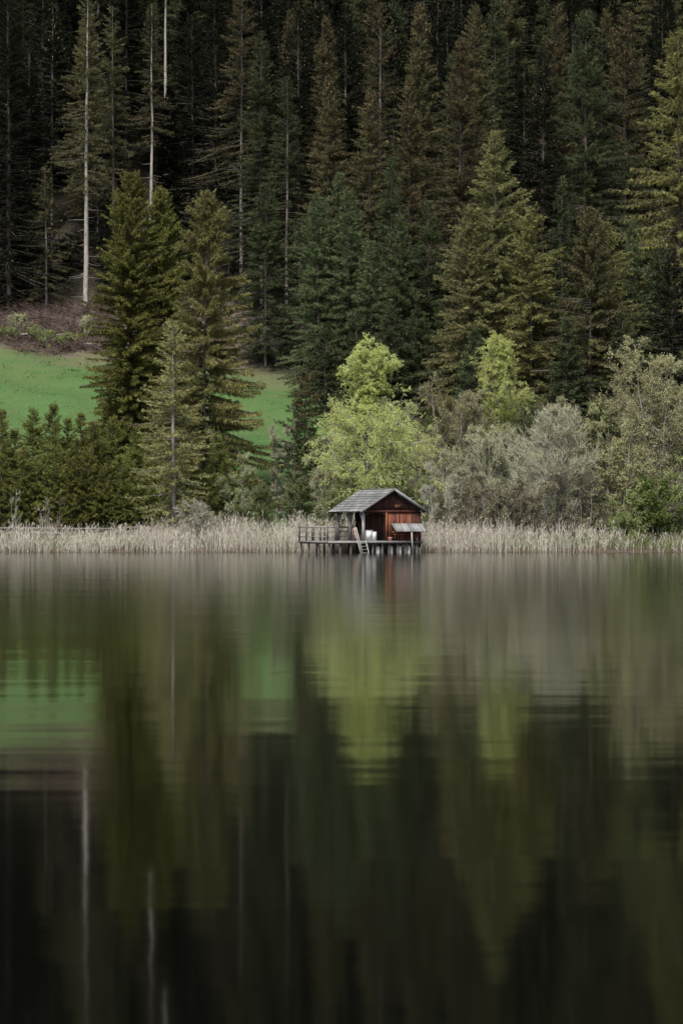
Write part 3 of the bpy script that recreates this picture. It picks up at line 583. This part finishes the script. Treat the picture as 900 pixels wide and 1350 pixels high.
tag(link('brush', b.mesh('brush', ['twig_red'])), 'reddish brown heap of cut branches along the forest edge above the meadow', 'brush', kind='stuff')

for k, (px, Yb) in enumerate(((12, 270.5), (47, 271.5), (66, 270.2), (92, 272), (28, 276), (110, 275))):
    tree(px, 700 - (float(terr(PX(px, Yb), Yb)) + 1.5 + 0.5 * (k % 3) - CAMH) / Yb * F, Yb, 15, 'green_leaf' if k < 4 else 'grey_leaf', 'small low green shrub sprouting at the foot of the brush heap' if k < 4 else 'low grey twiggy shrub on top of the brush heap', 'low_shrub', 'shrub', 'green shrubs along the brush heap' if k < 4 else 'grey shrubs on the brush heap', stems=5, n1=24, n2=5, n3=4, lf=4, ls=0.14, tr=0.03, f0=0.05, twig='twig_brown')
for k, (px, Yb, L_, a_) in enumerate(((22, 272.5, 3.2, 0.2), (80, 274, 2.6, -0.3), (118, 271.5, 2.2, 0.1))):
    xb = PX(px, Yb); zz = float(terr(xb, Yb)); bl = Buf(); ca, sa = math.cos(a_), math.sin(a_)
    bl.tubes(np.array([[(-L_ / 2 * ca, -L_ / 2 * sa, 0.25), (0, 0, 0.33), (L_ / 2 * ca, L_ / 2 * sa, 0.45)]]), np.array([[0.16, 0.15, 0.12]]), 8)
    tag(link('felled_log', bl.mesh('felled_log', ['bark_pale'], True), None, (xb, Yb, zz)), ['longest pale felled log lying in the brush at the left', 'pale felled log in the middle of the brush heap', 'short pale log in the brush below the bare pale trunk'][k], 'log')
b = Buf(); n = 60000
gy_ = rng.uniform(190, 269, n); gpx_ = rng.uniform(-40, 420, n); gx_ = PX(gpx_, gy_)
gd = np.stack([rng.normal(0, 0.35, n), rng.normal(0, 0.35, n), np.ones(n)], -1)
b.kites(np.stack([gx_, gy_, terr(gx_, gy_) - 0.02], -1), gd, rng.uniform(0.03, 0.08, n), 0.06, rng.uniform(0, 1, n), 0, rng)
nt_ = 9000
ty = np.concatenate([rng.uniform(258, 270, nt_ // 2), rng.uniform(192, 262, nt_ // 2)]); tx = PX(rng.uniform(-40, 420, nt_), ty)
kp = np.sin(tx * 1.3 + ty * 0.4) * np.sin(tx * 0.37 - ty * 0.9) + rng.normal(0, 0.3, nt_) > 0.45
tx, ty = tx[kp], ty[kp]; m_ = len(tx)
b.kites(np.stack([tx, ty, terr(tx, ty) - 0.03], -1), np.stack([rng.normal(0, 0.4, m_), rng.normal(0, 0.4, m_), np.ones(m_)], -1), rng.uniform(0.10, 0.26, m_), 0.10, rng.uniform(0.4, 1, m_), 0, rng)
tag(link('meadow_grass', b.mesh('meadow_grass', ['grass'])), 'short fresh green grass covering the sloping meadow', 'grass', kind='stuff')

def reed_bed(rng, n, pxr, yr, hfun, dens, bend=0.10, mats=('reed', 'plume'), plume=0.55, wid=0.026):
    b = Buf()
    y = yr[0] + (yr[1] - yr[0]) * rng.random(n) ** 1.1; px = rng.uniform(*pxr, n); x = PX(px, y)
    k = rng.random(n) < dens(px, x, y); x, y, px = x[k], y[k], px[k]; n = len(x)
    h = hfun(px, x, y) * np.where(rng.random(n) < 0.25, rng.uniform(0.85, 1.25, n), rng.uniform(0.40, 0.95, n))
    z0 = np.maximum(terr(x, y), -0.15) - 0.05
    ln = rng.normal(0, bend, (n, 2)); az = rng.uniform(0, np.pi, n)
    W = np.stack([np.cos(az), np.sin(az), 0 * az], -1)
    s = np.array([0, 0.5, 1.0]); pts = np.stack([np.stack([x + ln[:, 0] * h * t ** 1.6, y + ln[:, 1] * h * t ** 1.6, z0 + h * t], -1) for t in s], 1)
    ww = (wid * np.array([1, 0.85, 0.4]))[None, :, None] * W[:, None, :] * rng.uniform(0.6, 1.2, (n, 1, 1))
    V = np.stack([pts - ww / 2, pts + ww / 2], 2)
    idx = np.arange(n * 6).reshape(n, 3, 2)
    q = np.stack([idx[:, :-1, 0], idx[:, :-1, 1], idx[:, 1:, 1], idx[:, 1:, 0]], -1)
    tint = rng.random(n)
    b.add(V.reshape(-1, 3), q.reshape(-1, 4), np.repeat(tint, 2), 0)
    m = n * 3; i = rng.integers(0, n, m); t = rng.uniform(0.15, 0.85, m)[:, None]
    pos = pts[i, 0] * (1 - t) + pts[i, 2] * t; a = rng.uniform(0, 6.28, m)
    b.kites(pos, np.stack([np.cos(a) * 0.5, np.sin(a) * 0.5, rng.uniform(0.5, 1.4, m)], -1), rng.uniform(0.25, 0.65, m), 0.03, tint[i], 0, rng)
    pi = np.where(rng.random(n) < plume)[0]
    pd = np.stack([0.35 + rng.normal(0, 0.4, len(pi)), rng.normal(0, 0.4, len(pi)), np.ones(len(pi))], -1)
    b.kites(pts[pi, 2], pd, rng.uniform(0.18, 0.36, len(pi)), 0.08, rng.random(len(pi)), 1, rng)
    return b.mesh('reeds', list(mats))
def hfun(px, x, y):
    return np.interp(px, [-50, 40, 140, 200, 300, 340, 400, 560, 600, 650, 700, 790, 830], [1.45, 1.35, 1.35, 1.75, 1.8, 2.15, 2.0, 2.0, 1.85, 1.6, 1.6, 1.7, 1.0]) * (1 + 0.16 * np.sin(x * 0.9) * np.sin(x * 0.37 + 1) + 0.10 * np.sin(x * 2.7 + y))
def dfun(px, x, y):
    d = np.interp(px, [-60, 180, 240, 540, 640, 655, 790, 835, 850], [0.7, 0.7, 0.65, 0.95, 0.8, 0.36, 0.32, 0.13, 0.10])
    return d * np.clip(0.66 + 0.26 * np.sin(x * 1.1 + 0.6 * y) + 0.2 * np.sin(x * 2.9 + 1.7 * y) + 0.15 * np.sin(x * 0.43 + 2), 0.08, 1)
o = link('reeds', reed_bed(rng, 22500, (-130, 1010), (182.3, 188.5), hfun, dfun))
tag(o, 'dry pale reeds standing in a belt along the lake shore', 'reeds', kind='stuff')
o = link('sedge', reed_bed(rng, 6500, (-60, 930), (183.6, 189), lambda px, x, y: 0.75 + 0.35 * np.sin(x * 0.8) ** 2 + 0 * y, lambda px, x, y: np.interp(px, [0, 200, 260, 380, 560, 640, 800, 860, 930], [0.5, 0.45, 0.1, 0.2, 0.1, 0.5, 0.7, 0.7, 0.7]), 0.22, ('sedge', 'sedge'), 0.2, 0.03))
tag(o, 'short green sedge sprouting between the dry reeds and on the right bank', 'sedge', kind='stuff')

# ------------------------------------------------------------------ fence and gate behind the left reeds
FY = 187.2
ft = thing('pasture_fence', 'weathered low rail fence running behind the left reeds', 'fence', (PX(80, FY), FY, 0))
zf = float(terr(PX(80, FY), FY))
x0 = PX(-20, FY) - ft.location.x; x1 = PX(157, FY) - ft.location.x
for k, xx in enumerate(np.linspace(x0, x1, 6)):
    bb = Buf(); bb.box((xx, 0, zf + 0.62), (0.10, 0.10, 2.0), 0.6); link('post', bb.mesh('post', ['grey_wood']), ft)
for zz in (1.40, 1.05):
    bb = Buf(); bb.beam((x0, -0.075, zf + zz), (x1, -0.075, zf + zz - 0.06), 0.045, 0.09, 0.8); link('rail', bb.mesh('rail', ['grey_wood']), ft)
gt = thing('pasture_gate', 'small pale barred gate at the right end of the rail fence', 'gate', (PX(172, 186.9), 186.9, zf))
for sx in (-0.76, 0.76):
    bb = Buf(); bb.box((sx, 0, 0.8), (0.09, 0.09, 1.7), 0.9); link('post', bb.mesh('post', ['grey_wood']), gt)
for zz in (0.80, 1.12, 1.45):
    bb = Buf(); bb.beam((-0.71, -0.0, zz), (0.71, 0.0, zz), 0.04, 0.075, 0.9); link('rail', bb.mesh('rail', ['grey_wood']), gt)

# ------------------------------------------------------------------ boathouse
TH = math.radians(25); Y0 = 178.0
DZ = PZ(713, Y0)                       # deck level
house = thing('boathouse', 'small red brown wooden boathouse with grey shingle roof on a piled deck over the lake', 'boathouse', (PX(478, Y0), Y0, 0), TH)
W, D = 4.73, 4.55
EZ = 3.0; RZ = 4.50
hr = random.Random(5)
def part(name, buf, mat, parent=house, smooth=False): return link(name, buf.mesh(name, [mat] if isinstance(mat, str) else mat, smooth), parent)
# deck: planks on joists, with a pale edge board
bb = Buf()
u = -3.0
while u < 3.70:
    w = hr.uniform(0.13, 0.17); bb.box((u + w / 2, 2.2, DZ - 0.02), (w - 0.012, 5.1 + hr.uniform(-.03, .03), 0.04), hr.random()); u += w
dk = part('deck', bb, 'grey_wood')
bb = Buf()
for v in (-0.20, 1.5, 3.2, 4.55): bb.beam((-2.95, v, DZ - 0.13), (4.7, v, DZ - 0.13), 0.12, 0.16, 0.4)
part('joist', bb, 'dark_wood', dk)
bb = Buf(); bb.beam((-3.0, -0.385, DZ - 0.10), (3.75, -0.385, DZ - 0.10), 0.04, 0.15, 0.7); part('edge_board', bb, 'grey_wood', dk)
bb = Buf(); bb.beam((-3.04, -0.34, DZ - 0.09), (-3.04, 4.75, DZ - 0.09), 0.04, 0.13, 0.35); part('edge_board', bb, 'grey_wood', dk)
# piles
def pile(u, v, r=0.085, z1=None, mat='dark_wood', tint=0.4):
    bb = Buf(); z1 = z1 or DZ - 0.21
    lx, ly = hr.uniform(-.05, .05), hr.uniform(-.05, .05)
    bb.tubes(np.array([[(u + lx, v + ly, -2.0), (u + lx * .5, v + ly * .5, 0.1), (u, v, z1)]]), np.array([[r, r, r * 0.9]]), 9, tint); return part('pile', bb, mat, house, True)
for u in (-2.75, -1.9, -1.05, -0.2): pile(u, -0.2)
for v in (1.5, 3.2, 4.55): pile(-2.85, v)
for u in (-1.6, -0.3, 1.0, 2.3, 3.6, 4.6):
    for v in (1.5, 3.2, 4.5): pile(u, v, hr.uniform(0.07, 0.10))
for u in (0.75, 1.5, 2.05, 2.75, 3.4): pile(u, -0.15, 0.09)
for u, r in ((1.22, 0.17), (2.30, 0.15), (2.98, 0.17), (3.72, 0.17)):
    bb = Buf(); bb.tubes(np.array([[(u, 0.05, -1.8), (u, 0.05, 0.0), (u, 0.05, 0.36), (u, 0.05, 0.46), (u, 0.05, 0.50)]]), np.array([[r, r, r, r * 0.8, r * 0.35]]), 12, 0.6 + 0.3 * hr.random())
    part('footing', bb, 'concrete', house, True)
for u in (4.1, 4.35, 4.68): pile(u, -0.02 + hr.uniform(-.1, .1), 0.06, DZ + 0.25, 'grey_wood', 0.7)
# posts with braces
def post(u, v, tint, mat, brace):
    bb = Buf(); bb.box((u, v, (DZ + EZ) / 2), (0.17, 0.17, EZ - DZ), tint); p = part('post', bb, mat)
    for (du, dv) in brace:
        bb = Buf(); bb.beam((u + du * 0.07, v + dv * 0.07, EZ - 0.72), (u + du * 0.5, v + dv * 0.5, EZ - 0.10), 0.10, 0.10, tint); part('brace', bb, mat, p)
post(0.09, 0.09, 0.95, 'pale_wood', [(0, 1)])
post(0.09, 2.35, 0.3, 'grey_wood', [(0, -1), (0, 1)])
post(0.09, 4.46, 0.25, 'grey_wood', [(0, -1)])
bb = Buf(); bb.beam((0.09, -0.35, EZ + 0.065), (0.09, D + 0.4, EZ + 0.065), 0.16, 0.16, 0.3); part('eave_beam', bb, 'dark_wood')
bb = Buf(); bb.beam((W - 0.10, -0.35, EZ + 0.065), (W - 0.10, D + 0.4, EZ + 0.065), 0.16, 0.16, 0.3); part('eave_beam', bb, 'dark_wood')
# walls: vertical boards
def zroof(u): return EZ + 0.12 + (RZ - EZ - 0.12) * (1 - abs(u - W / 2) / (W / 2))
def boards_u(u0, u1, v, z0, ztop, w0=0.13, tint=None, th=0.03):
    bb = Buf(); u = u0
    while u < u1 - 0.02:
        w = min(hr.uniform(w0 * 0.8, w0 * 1.3), u1 - u)
        za, zc = ztop(u), ztop(u + w - 0.008)
        t = hr.random() if tint is None else tint(hr)
        zb = z0 + hr.uniform(-0.02, 0.02); vv = v + hr.uniform(-0.006, 0.006)
        pts = [(u, vv - th, zb), (u + w - 0.008, vv - th, zb), (u + w - 0.008, vv, zb), (u, vv, zb), (u, vv - th, za), (u + w - 0.008, vv - th, zc), (u + w - 0.008, vv, zc), (u, vv, za)]
        bb.add(pts, [(0,3,2,1),(4,5,6,7),(0,1,5,4),(1,2,6,5),(2,3,7,6),(3,0,4,7)], t); u += w
    return bb
part('front_wall', boards_u(1.94, W, 0.03, DZ - 0.02, lambda u: EZ - 0.04, 0.13), 'red_boards')
part('gable', boards_u(0.12, W - 0.12, 0.0, EZ + 0.12, lambda u: max(zroof(u) - 0.04, EZ + 0.14), 0.15, lambda r: r.uniform(0, 0.6)), 'dark_shade_boards')
bb = Buf(); bb.beam((0.0, -0.055, EZ + 0.03), (W, -0.055, EZ + 0.03), 0.05, 0.15, 0.8); part('tie_beam', bb, 'dark_shade_boards')
bb = Buf(); bb.beam((2.55, -0.06, EZ + 0.38), (3.05, -0.06, EZ + 0.38), 0.04, 0.26, 0.9); bb.beam((2.40, -0.055, EZ + 0.62), (2.40, -0.055, EZ + 1.0), 0.03, 0.1, 1.0); part('gable_hatch', bb, 'dark_shade_boards')
# arched head of the porch opening
bb = Buf(); pr = None
for k in range(9):
    u = 0.2 + 1.72 * k / 8; z = EZ - 0.05 - 0.30 * (abs(k - 4) / 4) ** 2.2
    if pr: bb.beam((pr[0], -0.02, (pr[1] + EZ) / 2 - 0.02), (u, -0.02, (z + EZ) / 2 - 0.02), 0.035, max(0.06, EZ - (z + pr[1]) / 2), 0.3)
    pr = (u, z)
part('arch_board', bb, 'dark_shade_boards')
bb = Buf(); bb.box((1.90, -0.03, (DZ + EZ) / 2), (0.12, 0.10, EZ - DZ), 0.85); part('door_jamb', bb, 'red_boards')
# inner wall of the porch (faces left), back and right walls
def boards_v(v0, v1, u, z0, z1, mat):
    bb = Buf(); v = v0
    while v < v1 - 0.02:
        w = min(hr.uniform(0.13, 0.2), v1 - v); bb.box((u + hr.uniform(-.004, .004), v + w / 2, (z0 + z1) / 2), (0.03, w - 0.006, z1 - z0), hr.uniform(0, 0.7)); v += w
    return part('side_wall', bb, mat)
boards_v(0.05, D, 1.96, DZ, EZ + 0.6, 'dark_shade_boards')  # inner wall boards carry the shade of the porch in their colour
boards_v(0.05, D, W - 0.02, DZ - 0.3, EZ, 'red_boards')
part('rear_wall', boards_u(1.55, W - 0.05, D + 0.02, DZ, lambda u: EZ), 'dark_shade_boards')
part('rear_gable', boards_u(0.12, W - 0.12, D + 0.01, EZ + 0.05, lambda u: max(zroof(u) - 0.04, EZ + 0.14), 0.15), 'dark_shade_boards')
bb = Buf()
for k in range(3): bb.box((4.28 + k * 0.16, -0.03, DZ + 0.25), (0.145, 0.035, 1.35 + 0.05 * k), hr.uniform(0.2, 0.7))
part('skirt_board', bb, 'red_boards')
# roof: two slopes of lapped shingle courses
oF, oR, e = 0.43, 0.62, 0.36
def slope(sign):
    bb = Buf(); uc = W / 2; half = W / 2 + e
    drop = (RZ - EZ - 0.05) * half / (W / 2); sl = math.hypot(half, drop)
    du, dz = sign * half / sl, -drop / sl                # down-slope direction
    nrm = np.array([sign * drop / sl, 0, half / sl])
    nc = 9; step = sl / nc
    ridge = np.array([uc, 0, RZ + 0.14])
    for c in range(nc):
        v = -oF; s0 = c * step - (0.0 if c == 0 else 0.10); s1 = (c + 1) * step
        base_t = hr.uniform(0.2, 0.6)
        while v < D + oR - 0.03:
            w = min(hr.uniform(0.16, 0.34), D + oR - v); ex = hr.uniform(-0.02, 0.02)
            a = ridge + np.array([du, 0, dz]) * s0 + nrm * 0.02; f_ = ridge + np.array([du, 0, dz]) * (s1 + ex) + nrm * 0.055
            t = nrm * 0.03; yA = np.array([0, v, 0]); yB = np.array([0, v + w - 0.008, 0])
            P8 = [a + yA, f_ + yA, f_ + yB, a + yB, a + yA + t * 0.4, f_ + yA + t, f_ + yB + t, a + yB + t * 0.4]
            qd = [(0,3,2,1),(4,5,6,7),(0,1,5,4),(1,2,6,5),(2,3,7,6),(3,0,4,7)]
            if sign < 0: qd = [x[::-1] for x in qd]
            bb.add(P8, qd, min(1, max(0, base_t + hr.uniform(-0.25, 0.3)))); v += w
    # sheathing under the shingles
    a = ridge + nrm * -0.02; f_ = a + np.array([du, 0, dz]) * (sl - 0.05)
    vm = (D + oR - oF) / 2
    bb.beam((a[0], vm, a[2]), (f_[0], vm, f_[2]), D + oR + oF - 0.04, 0.03, 0.2, 1)
    return bb, ridge, np.array([du, 0, dz]), nrm, sl
rf = None
for sg in (-1, 1):
    bb, ridge, dn, nrm, sl = slope(sg)
    r_ = part('roof', bb, ['shingle', 'dark_wood'])
    for vv in (-oF - 0.02, D + oR + 0.02):
        bb = Buf(); a = ridge + np.array([0, vv, 0]) + nrm * 0.0; bb.beam(a + dn * 0.02, a + dn * (sl + 0.03), 0.035, 0.17, 0.5, 0, nrm); part('bargeboard', bb, 'shingle' if sg > 0 else 'grey_wood', r_)
bb = Buf(); bb.beam((W / 2, -oF - 0.03, RZ + 0.21), (W / 2, D + oR + 0.03, RZ + 0.21), 0.16, 0.04, 0.6); part('ridge_cap', bb, 'grey_wood')
# awning
aw = part('awning', (lambda bb: ([bb.beam((u_ + 0.06, -0.04, 2.14 + hr.uniform(-.01, .01)), (u_ + 0.06 + hr.uniform(-.02, .02), -0.80 + hr.uniform(-.05, .03), 1.56 + hr.uniform(-.01, .01)), 0.115, 0.025, hr.uniform(0.2, 1)) for u_ in np.arange(2.28, 4.72, 0.122)], bb)[1])(Buf()), 'shingle')
bb = Buf(); bb.beam((3.66, -0.74, DZ - 0.75), (3.60, -0.70, 1.60), 0.09, 0.09, 1.0); part('awning_post', bb, 'pale_wood', aw)
bb = Buf(); bb.beam((2.3, -0.72, 1.57), (4.7, -0.72, 1.57), 0.06, 0.06, 0.4); part('awning_rail', bb, 'dark_wood', aw)
bb = Buf(); bb.box((3.2, -0.20, DZ + 0.46), (1.75, 0.32, 0.045), 0.9); bb.box((3.2, -0.06, DZ + 0.62), (1.75, 0.03, 0.14), 0.7)
for u in (2.45, 3.95): bb.box((u, -0.20, DZ + 0.22), (0.06, 0.28, 0.434), 0.2)
wb = thing('wall_bench', 'reddish plank bench under the boathouse awning', 'bench', house.location, TH)
link('seat', bb.mesh('seat', ['red_boards']), wb)
# railing: left side, short front return, back
def rail_run(pts_, name='railing'):
    bb = Buf()
    for (a, c) in pts_:
        for zz, h in ((1.0, 0.10), (0.66, 0.07), (0.30, 0.07)):
            bb.beam((a[0], a[1], DZ + zz), (c[0], c[1], DZ + zz), 0.045, h, hr.uniform(0.5, 0.9))
    return part(name, bb, 'grey_wood')
r1 = rail_run([((-2.93, -0.28), (-2.93, 4.68)), ((-2.93, -0.28), (-2.30, -0.28)), ((-2.93, 4.68), (1.5, 4.68))])
for (u, v) in [(-2.93, -0.28), (-2.93, 0.95), (-2.93, 2.2), (-2.93, 3.45), (-2.93, 4.68), (-2.30, -0.28), (-1.9, 4.68), (-0.9, 4.68)]:
    bb = Buf(); bb.box((u, v, DZ + 0.54), (0.10, 0.10, 1.08), hr.uniform(0.1, 0.6)); part('rail_post', bb, 'dark_wood', r1)
# ladder with handrail
ld = part('ladder', (lambda bb: (bb.beam((-0.62, -0.42, DZ + 0.02), (-0.44, -0.95, -0.55), 0.05, 0.11, 0.8), bb.beam((0.02, -0.42, DZ + 0.02), (0.18, -0.95, -0.55), 0.05, 0.11, 0.8), bb)[2])(Buf()), 'pale_wood')
for k in range(5):
    f_ = 0.12 + k * 0.16; a = np.array((-0.60, -0.42, DZ)) * (1 - f_) + np.array((-0.42, -0.95, -0.55)) * f_
    bb = Buf(); bb.beam(a + np.array([0.03, 0, 0]), a + np.array([0.60, 0, 0]), 0.14, 0.035, 0.7); part('tread', bb, 'pale_wood', ld)
for du in (0.0, -0.14):
    bb = Buf(); bb.beam((-0.74 + du, -0.40, DZ + 0.98 + du * 0.6), (-0.36 + du, -1.0, -0.4), 0.05, 0.06, 0.9); part('handrail', bb, 'pale_wood', ld)
bb = Buf(); bb.box((-0.80, -0.36, DZ + 0.48), (0.06, 0.06, 0.96), 0.8); part('handrail', bb, 'pale_wood', ld)

def uv(u, v, z=0):
    return (house.location.x + u * math.cos(TH) - v * math.sin(TH), house.location.y + u * math.sin(TH) + v * math.cos(TH), z)
# white cabinet on the porch
cab = thing('cabinet', 'white two section cabinet standing on the boathouse porch', 'cabinet', uv(0.82, 0.55, DZ + 0.003), TH)
bb = Buf(); bb.box((-0.17, 0, 0.37), (0.56, 0.5, 0.74), 0.7); link('body', bb.mesh('body', ['white_paint']), cab)
bb = Buf(); bb.box((0.29, 0.02, 0.33), (0.34, 0.44, 0.66), 0.4); link('side_box', bb.mesh('side_box', ['white_paint']), cab)
bb = Buf(); bb.box((-0.20, 0, 0.757), (0.70, 0.54, 0.03), 0.9); link('lid', bb.mesh('lid', ['white_paint']), cab)
bb = Buf(); bb.box((-0.17, -0.262, 0.40), (0.48, 0.02, 0.60), 0.9); link('door', bb.mesh('door', ['white_paint']), cab)
# wooden chair on the porch
ch = thing('wooden_chair', 'reddish wooden slatted chair on the porch beside the ladder', 'chair', uv(-0.05, 0.85, DZ + 0.003), TH + 0.5)
bb = Buf(); bb.box((0, 0, 0.44), (0.46, 0.44, 0.04), 0.5); link('seat', bb.mesh('seat', ['chair_wood']), ch)
bb = Buf()
for k in range(4): bb.box((0, 0.22, 0.56 + k * 0.11), (0.44, 0.03, 0.085), 0.3 + 0.15 * k)
link('backrest', bb.mesh('backrest', ['chair_wood']), ch)
for sx in (-0.2, 0.2):
    for sy in (-0.19, 0.19):
        bb = Buf(); h = 0.42 if sy < 0 else 0.94
        bb.box((sx, sy, h / 2), (0.05, 0.05, h), 0.4); link('leg', bb.mesh('leg', ['chair_wood']), ch)

tub = thing('tub', 'small round brown tub beside the bench against the red wall', 'tub', uv(2.13, -0.14, DZ + 0.003), TH)
bb = Buf(); bb.tubes(np.array([[(0, 0, 0.0), (0, 0, 0.02), (0, 0, 0.26), (0, 0, 0.265), (0, 0, 0.05)]]), np.array([[0.10, 0.13, 0.17, 0.15, 0.11]]), 14, 0.8); link('body', bb.mesh('body', ['chair_wood'], True), tub)
bb = Buf(); bb.tubes(np.array([[(0, 0, 0.15), (0, 0, 0.175)]]), np.array([[0.158, 0.163]]), 14, 0.2); link('hoop', bb.mesh('hoop', ['dark_wood']), tub)
# leaning pale branch on the right bank
bb = Buf(); yb = 184.6
bb.tubes(np.array([[(PX(872, yb), yb, PZ(702, yb)), (PX(886, yb), yb - 0.3, PZ(708, yb)), (PX(899, yb), yb - 0.5, PZ(715, yb)), (PX(918, yb), yb - 0.7, PZ(730, yb))]]), np.array([[0.02, 0.03, 0.035, 0.045]]), 7)
tag(link('fallen_branch', bb.mesh('fallen_branch', ['grey_wood'], True)), 'pale fallen branch leaning into the water at the right bank', 'branch')

# ------------------------------------------------------------------ light, camera
w = bpy.data.worlds.new('World'); sc.world = w; w.use_nodes = True
nt = w.node_tree; nt.nodes.clear()
SE, SA = math.radians(52), math.radians(200)     # sun direction: high, behind the camera, a little to the left
sky = nt.nodes.new('ShaderNodeTexSky'); sky.sky_type = 'NISHITA'; sky.sun_disc = False
sky.sun_elevation = SE; sky.sun_rotation = SA; sky.air_density = 1.0; sky.dust_density = 2.0
hs = nt.nodes.new('ShaderNodeHueSaturation'); hs.inputs['Saturation'].default_value = 0.35
bg = nt.nodes.new('ShaderNodeBackground'); bg.inputs['Strength'].default_value = 0.055
wo = nt.nodes.new('ShaderNodeOutputWorld')
nt.links.new(sky.outputs[0], hs.inputs['Color']); nt.links.new(hs.outputs[0], bg.inputs['Color']); nt.links.new(bg.outputs[0], wo.inputs[0])
sl_ = bpy.data.lights.new('sun', 'SUN'); sl_.energy = 1.5; sl_.angle = math.radians(12); sl_.color = (1.0, 0.96, 0.90)
so = bpy.data.objects.new('sun', sl_); COL.objects.link(so)
dirv = Vector((math.sin(SA) * math.cos(SE), math.cos(SA) * math.cos(SE), math.sin(SE)))
so.rotation_euler = dirv.to_track_quat('Z', 'Y').to_euler(); so.location = (0, 100, 120)

cam = bpy.data.cameras.new('camera'); co = bpy.data.objects.new('camera', cam); COL.objects.link(co)
cam.sensor_fit = 'HORIZONTAL'; cam.sensor_width = 24; cam.lens = 24 * F / 900
cam.clip_start = 0.1; cam.clip_end = 3000
co.location = (0, 0, CAMH); co.rotation_euler = (math.radians(90) + math.atan((HOR - 675) / F), 0, 0)
cam.dof.use_dof = True; cam.dof.focus_distance = 182; cam.dof.aperture_fstop = 2.8
sc.camera = co
sc.render.engine = 'CYCLES'
sc.cycles.max_bounces = 6; sc.cycles.diffuse_bounces = 3; sc.cycles.glossy_bounces = 3; sc.cycles.transmission_bounces = 3
sc.cycles.use_denoising = True
sc.view_settings.view_transform = 'Standard'; sc.view_settings.look = 'None'; sc.view_settings.exposure = 2.05; sc.view_settings.gamma = 1
sc.view_settings.use_curve_mapping = False
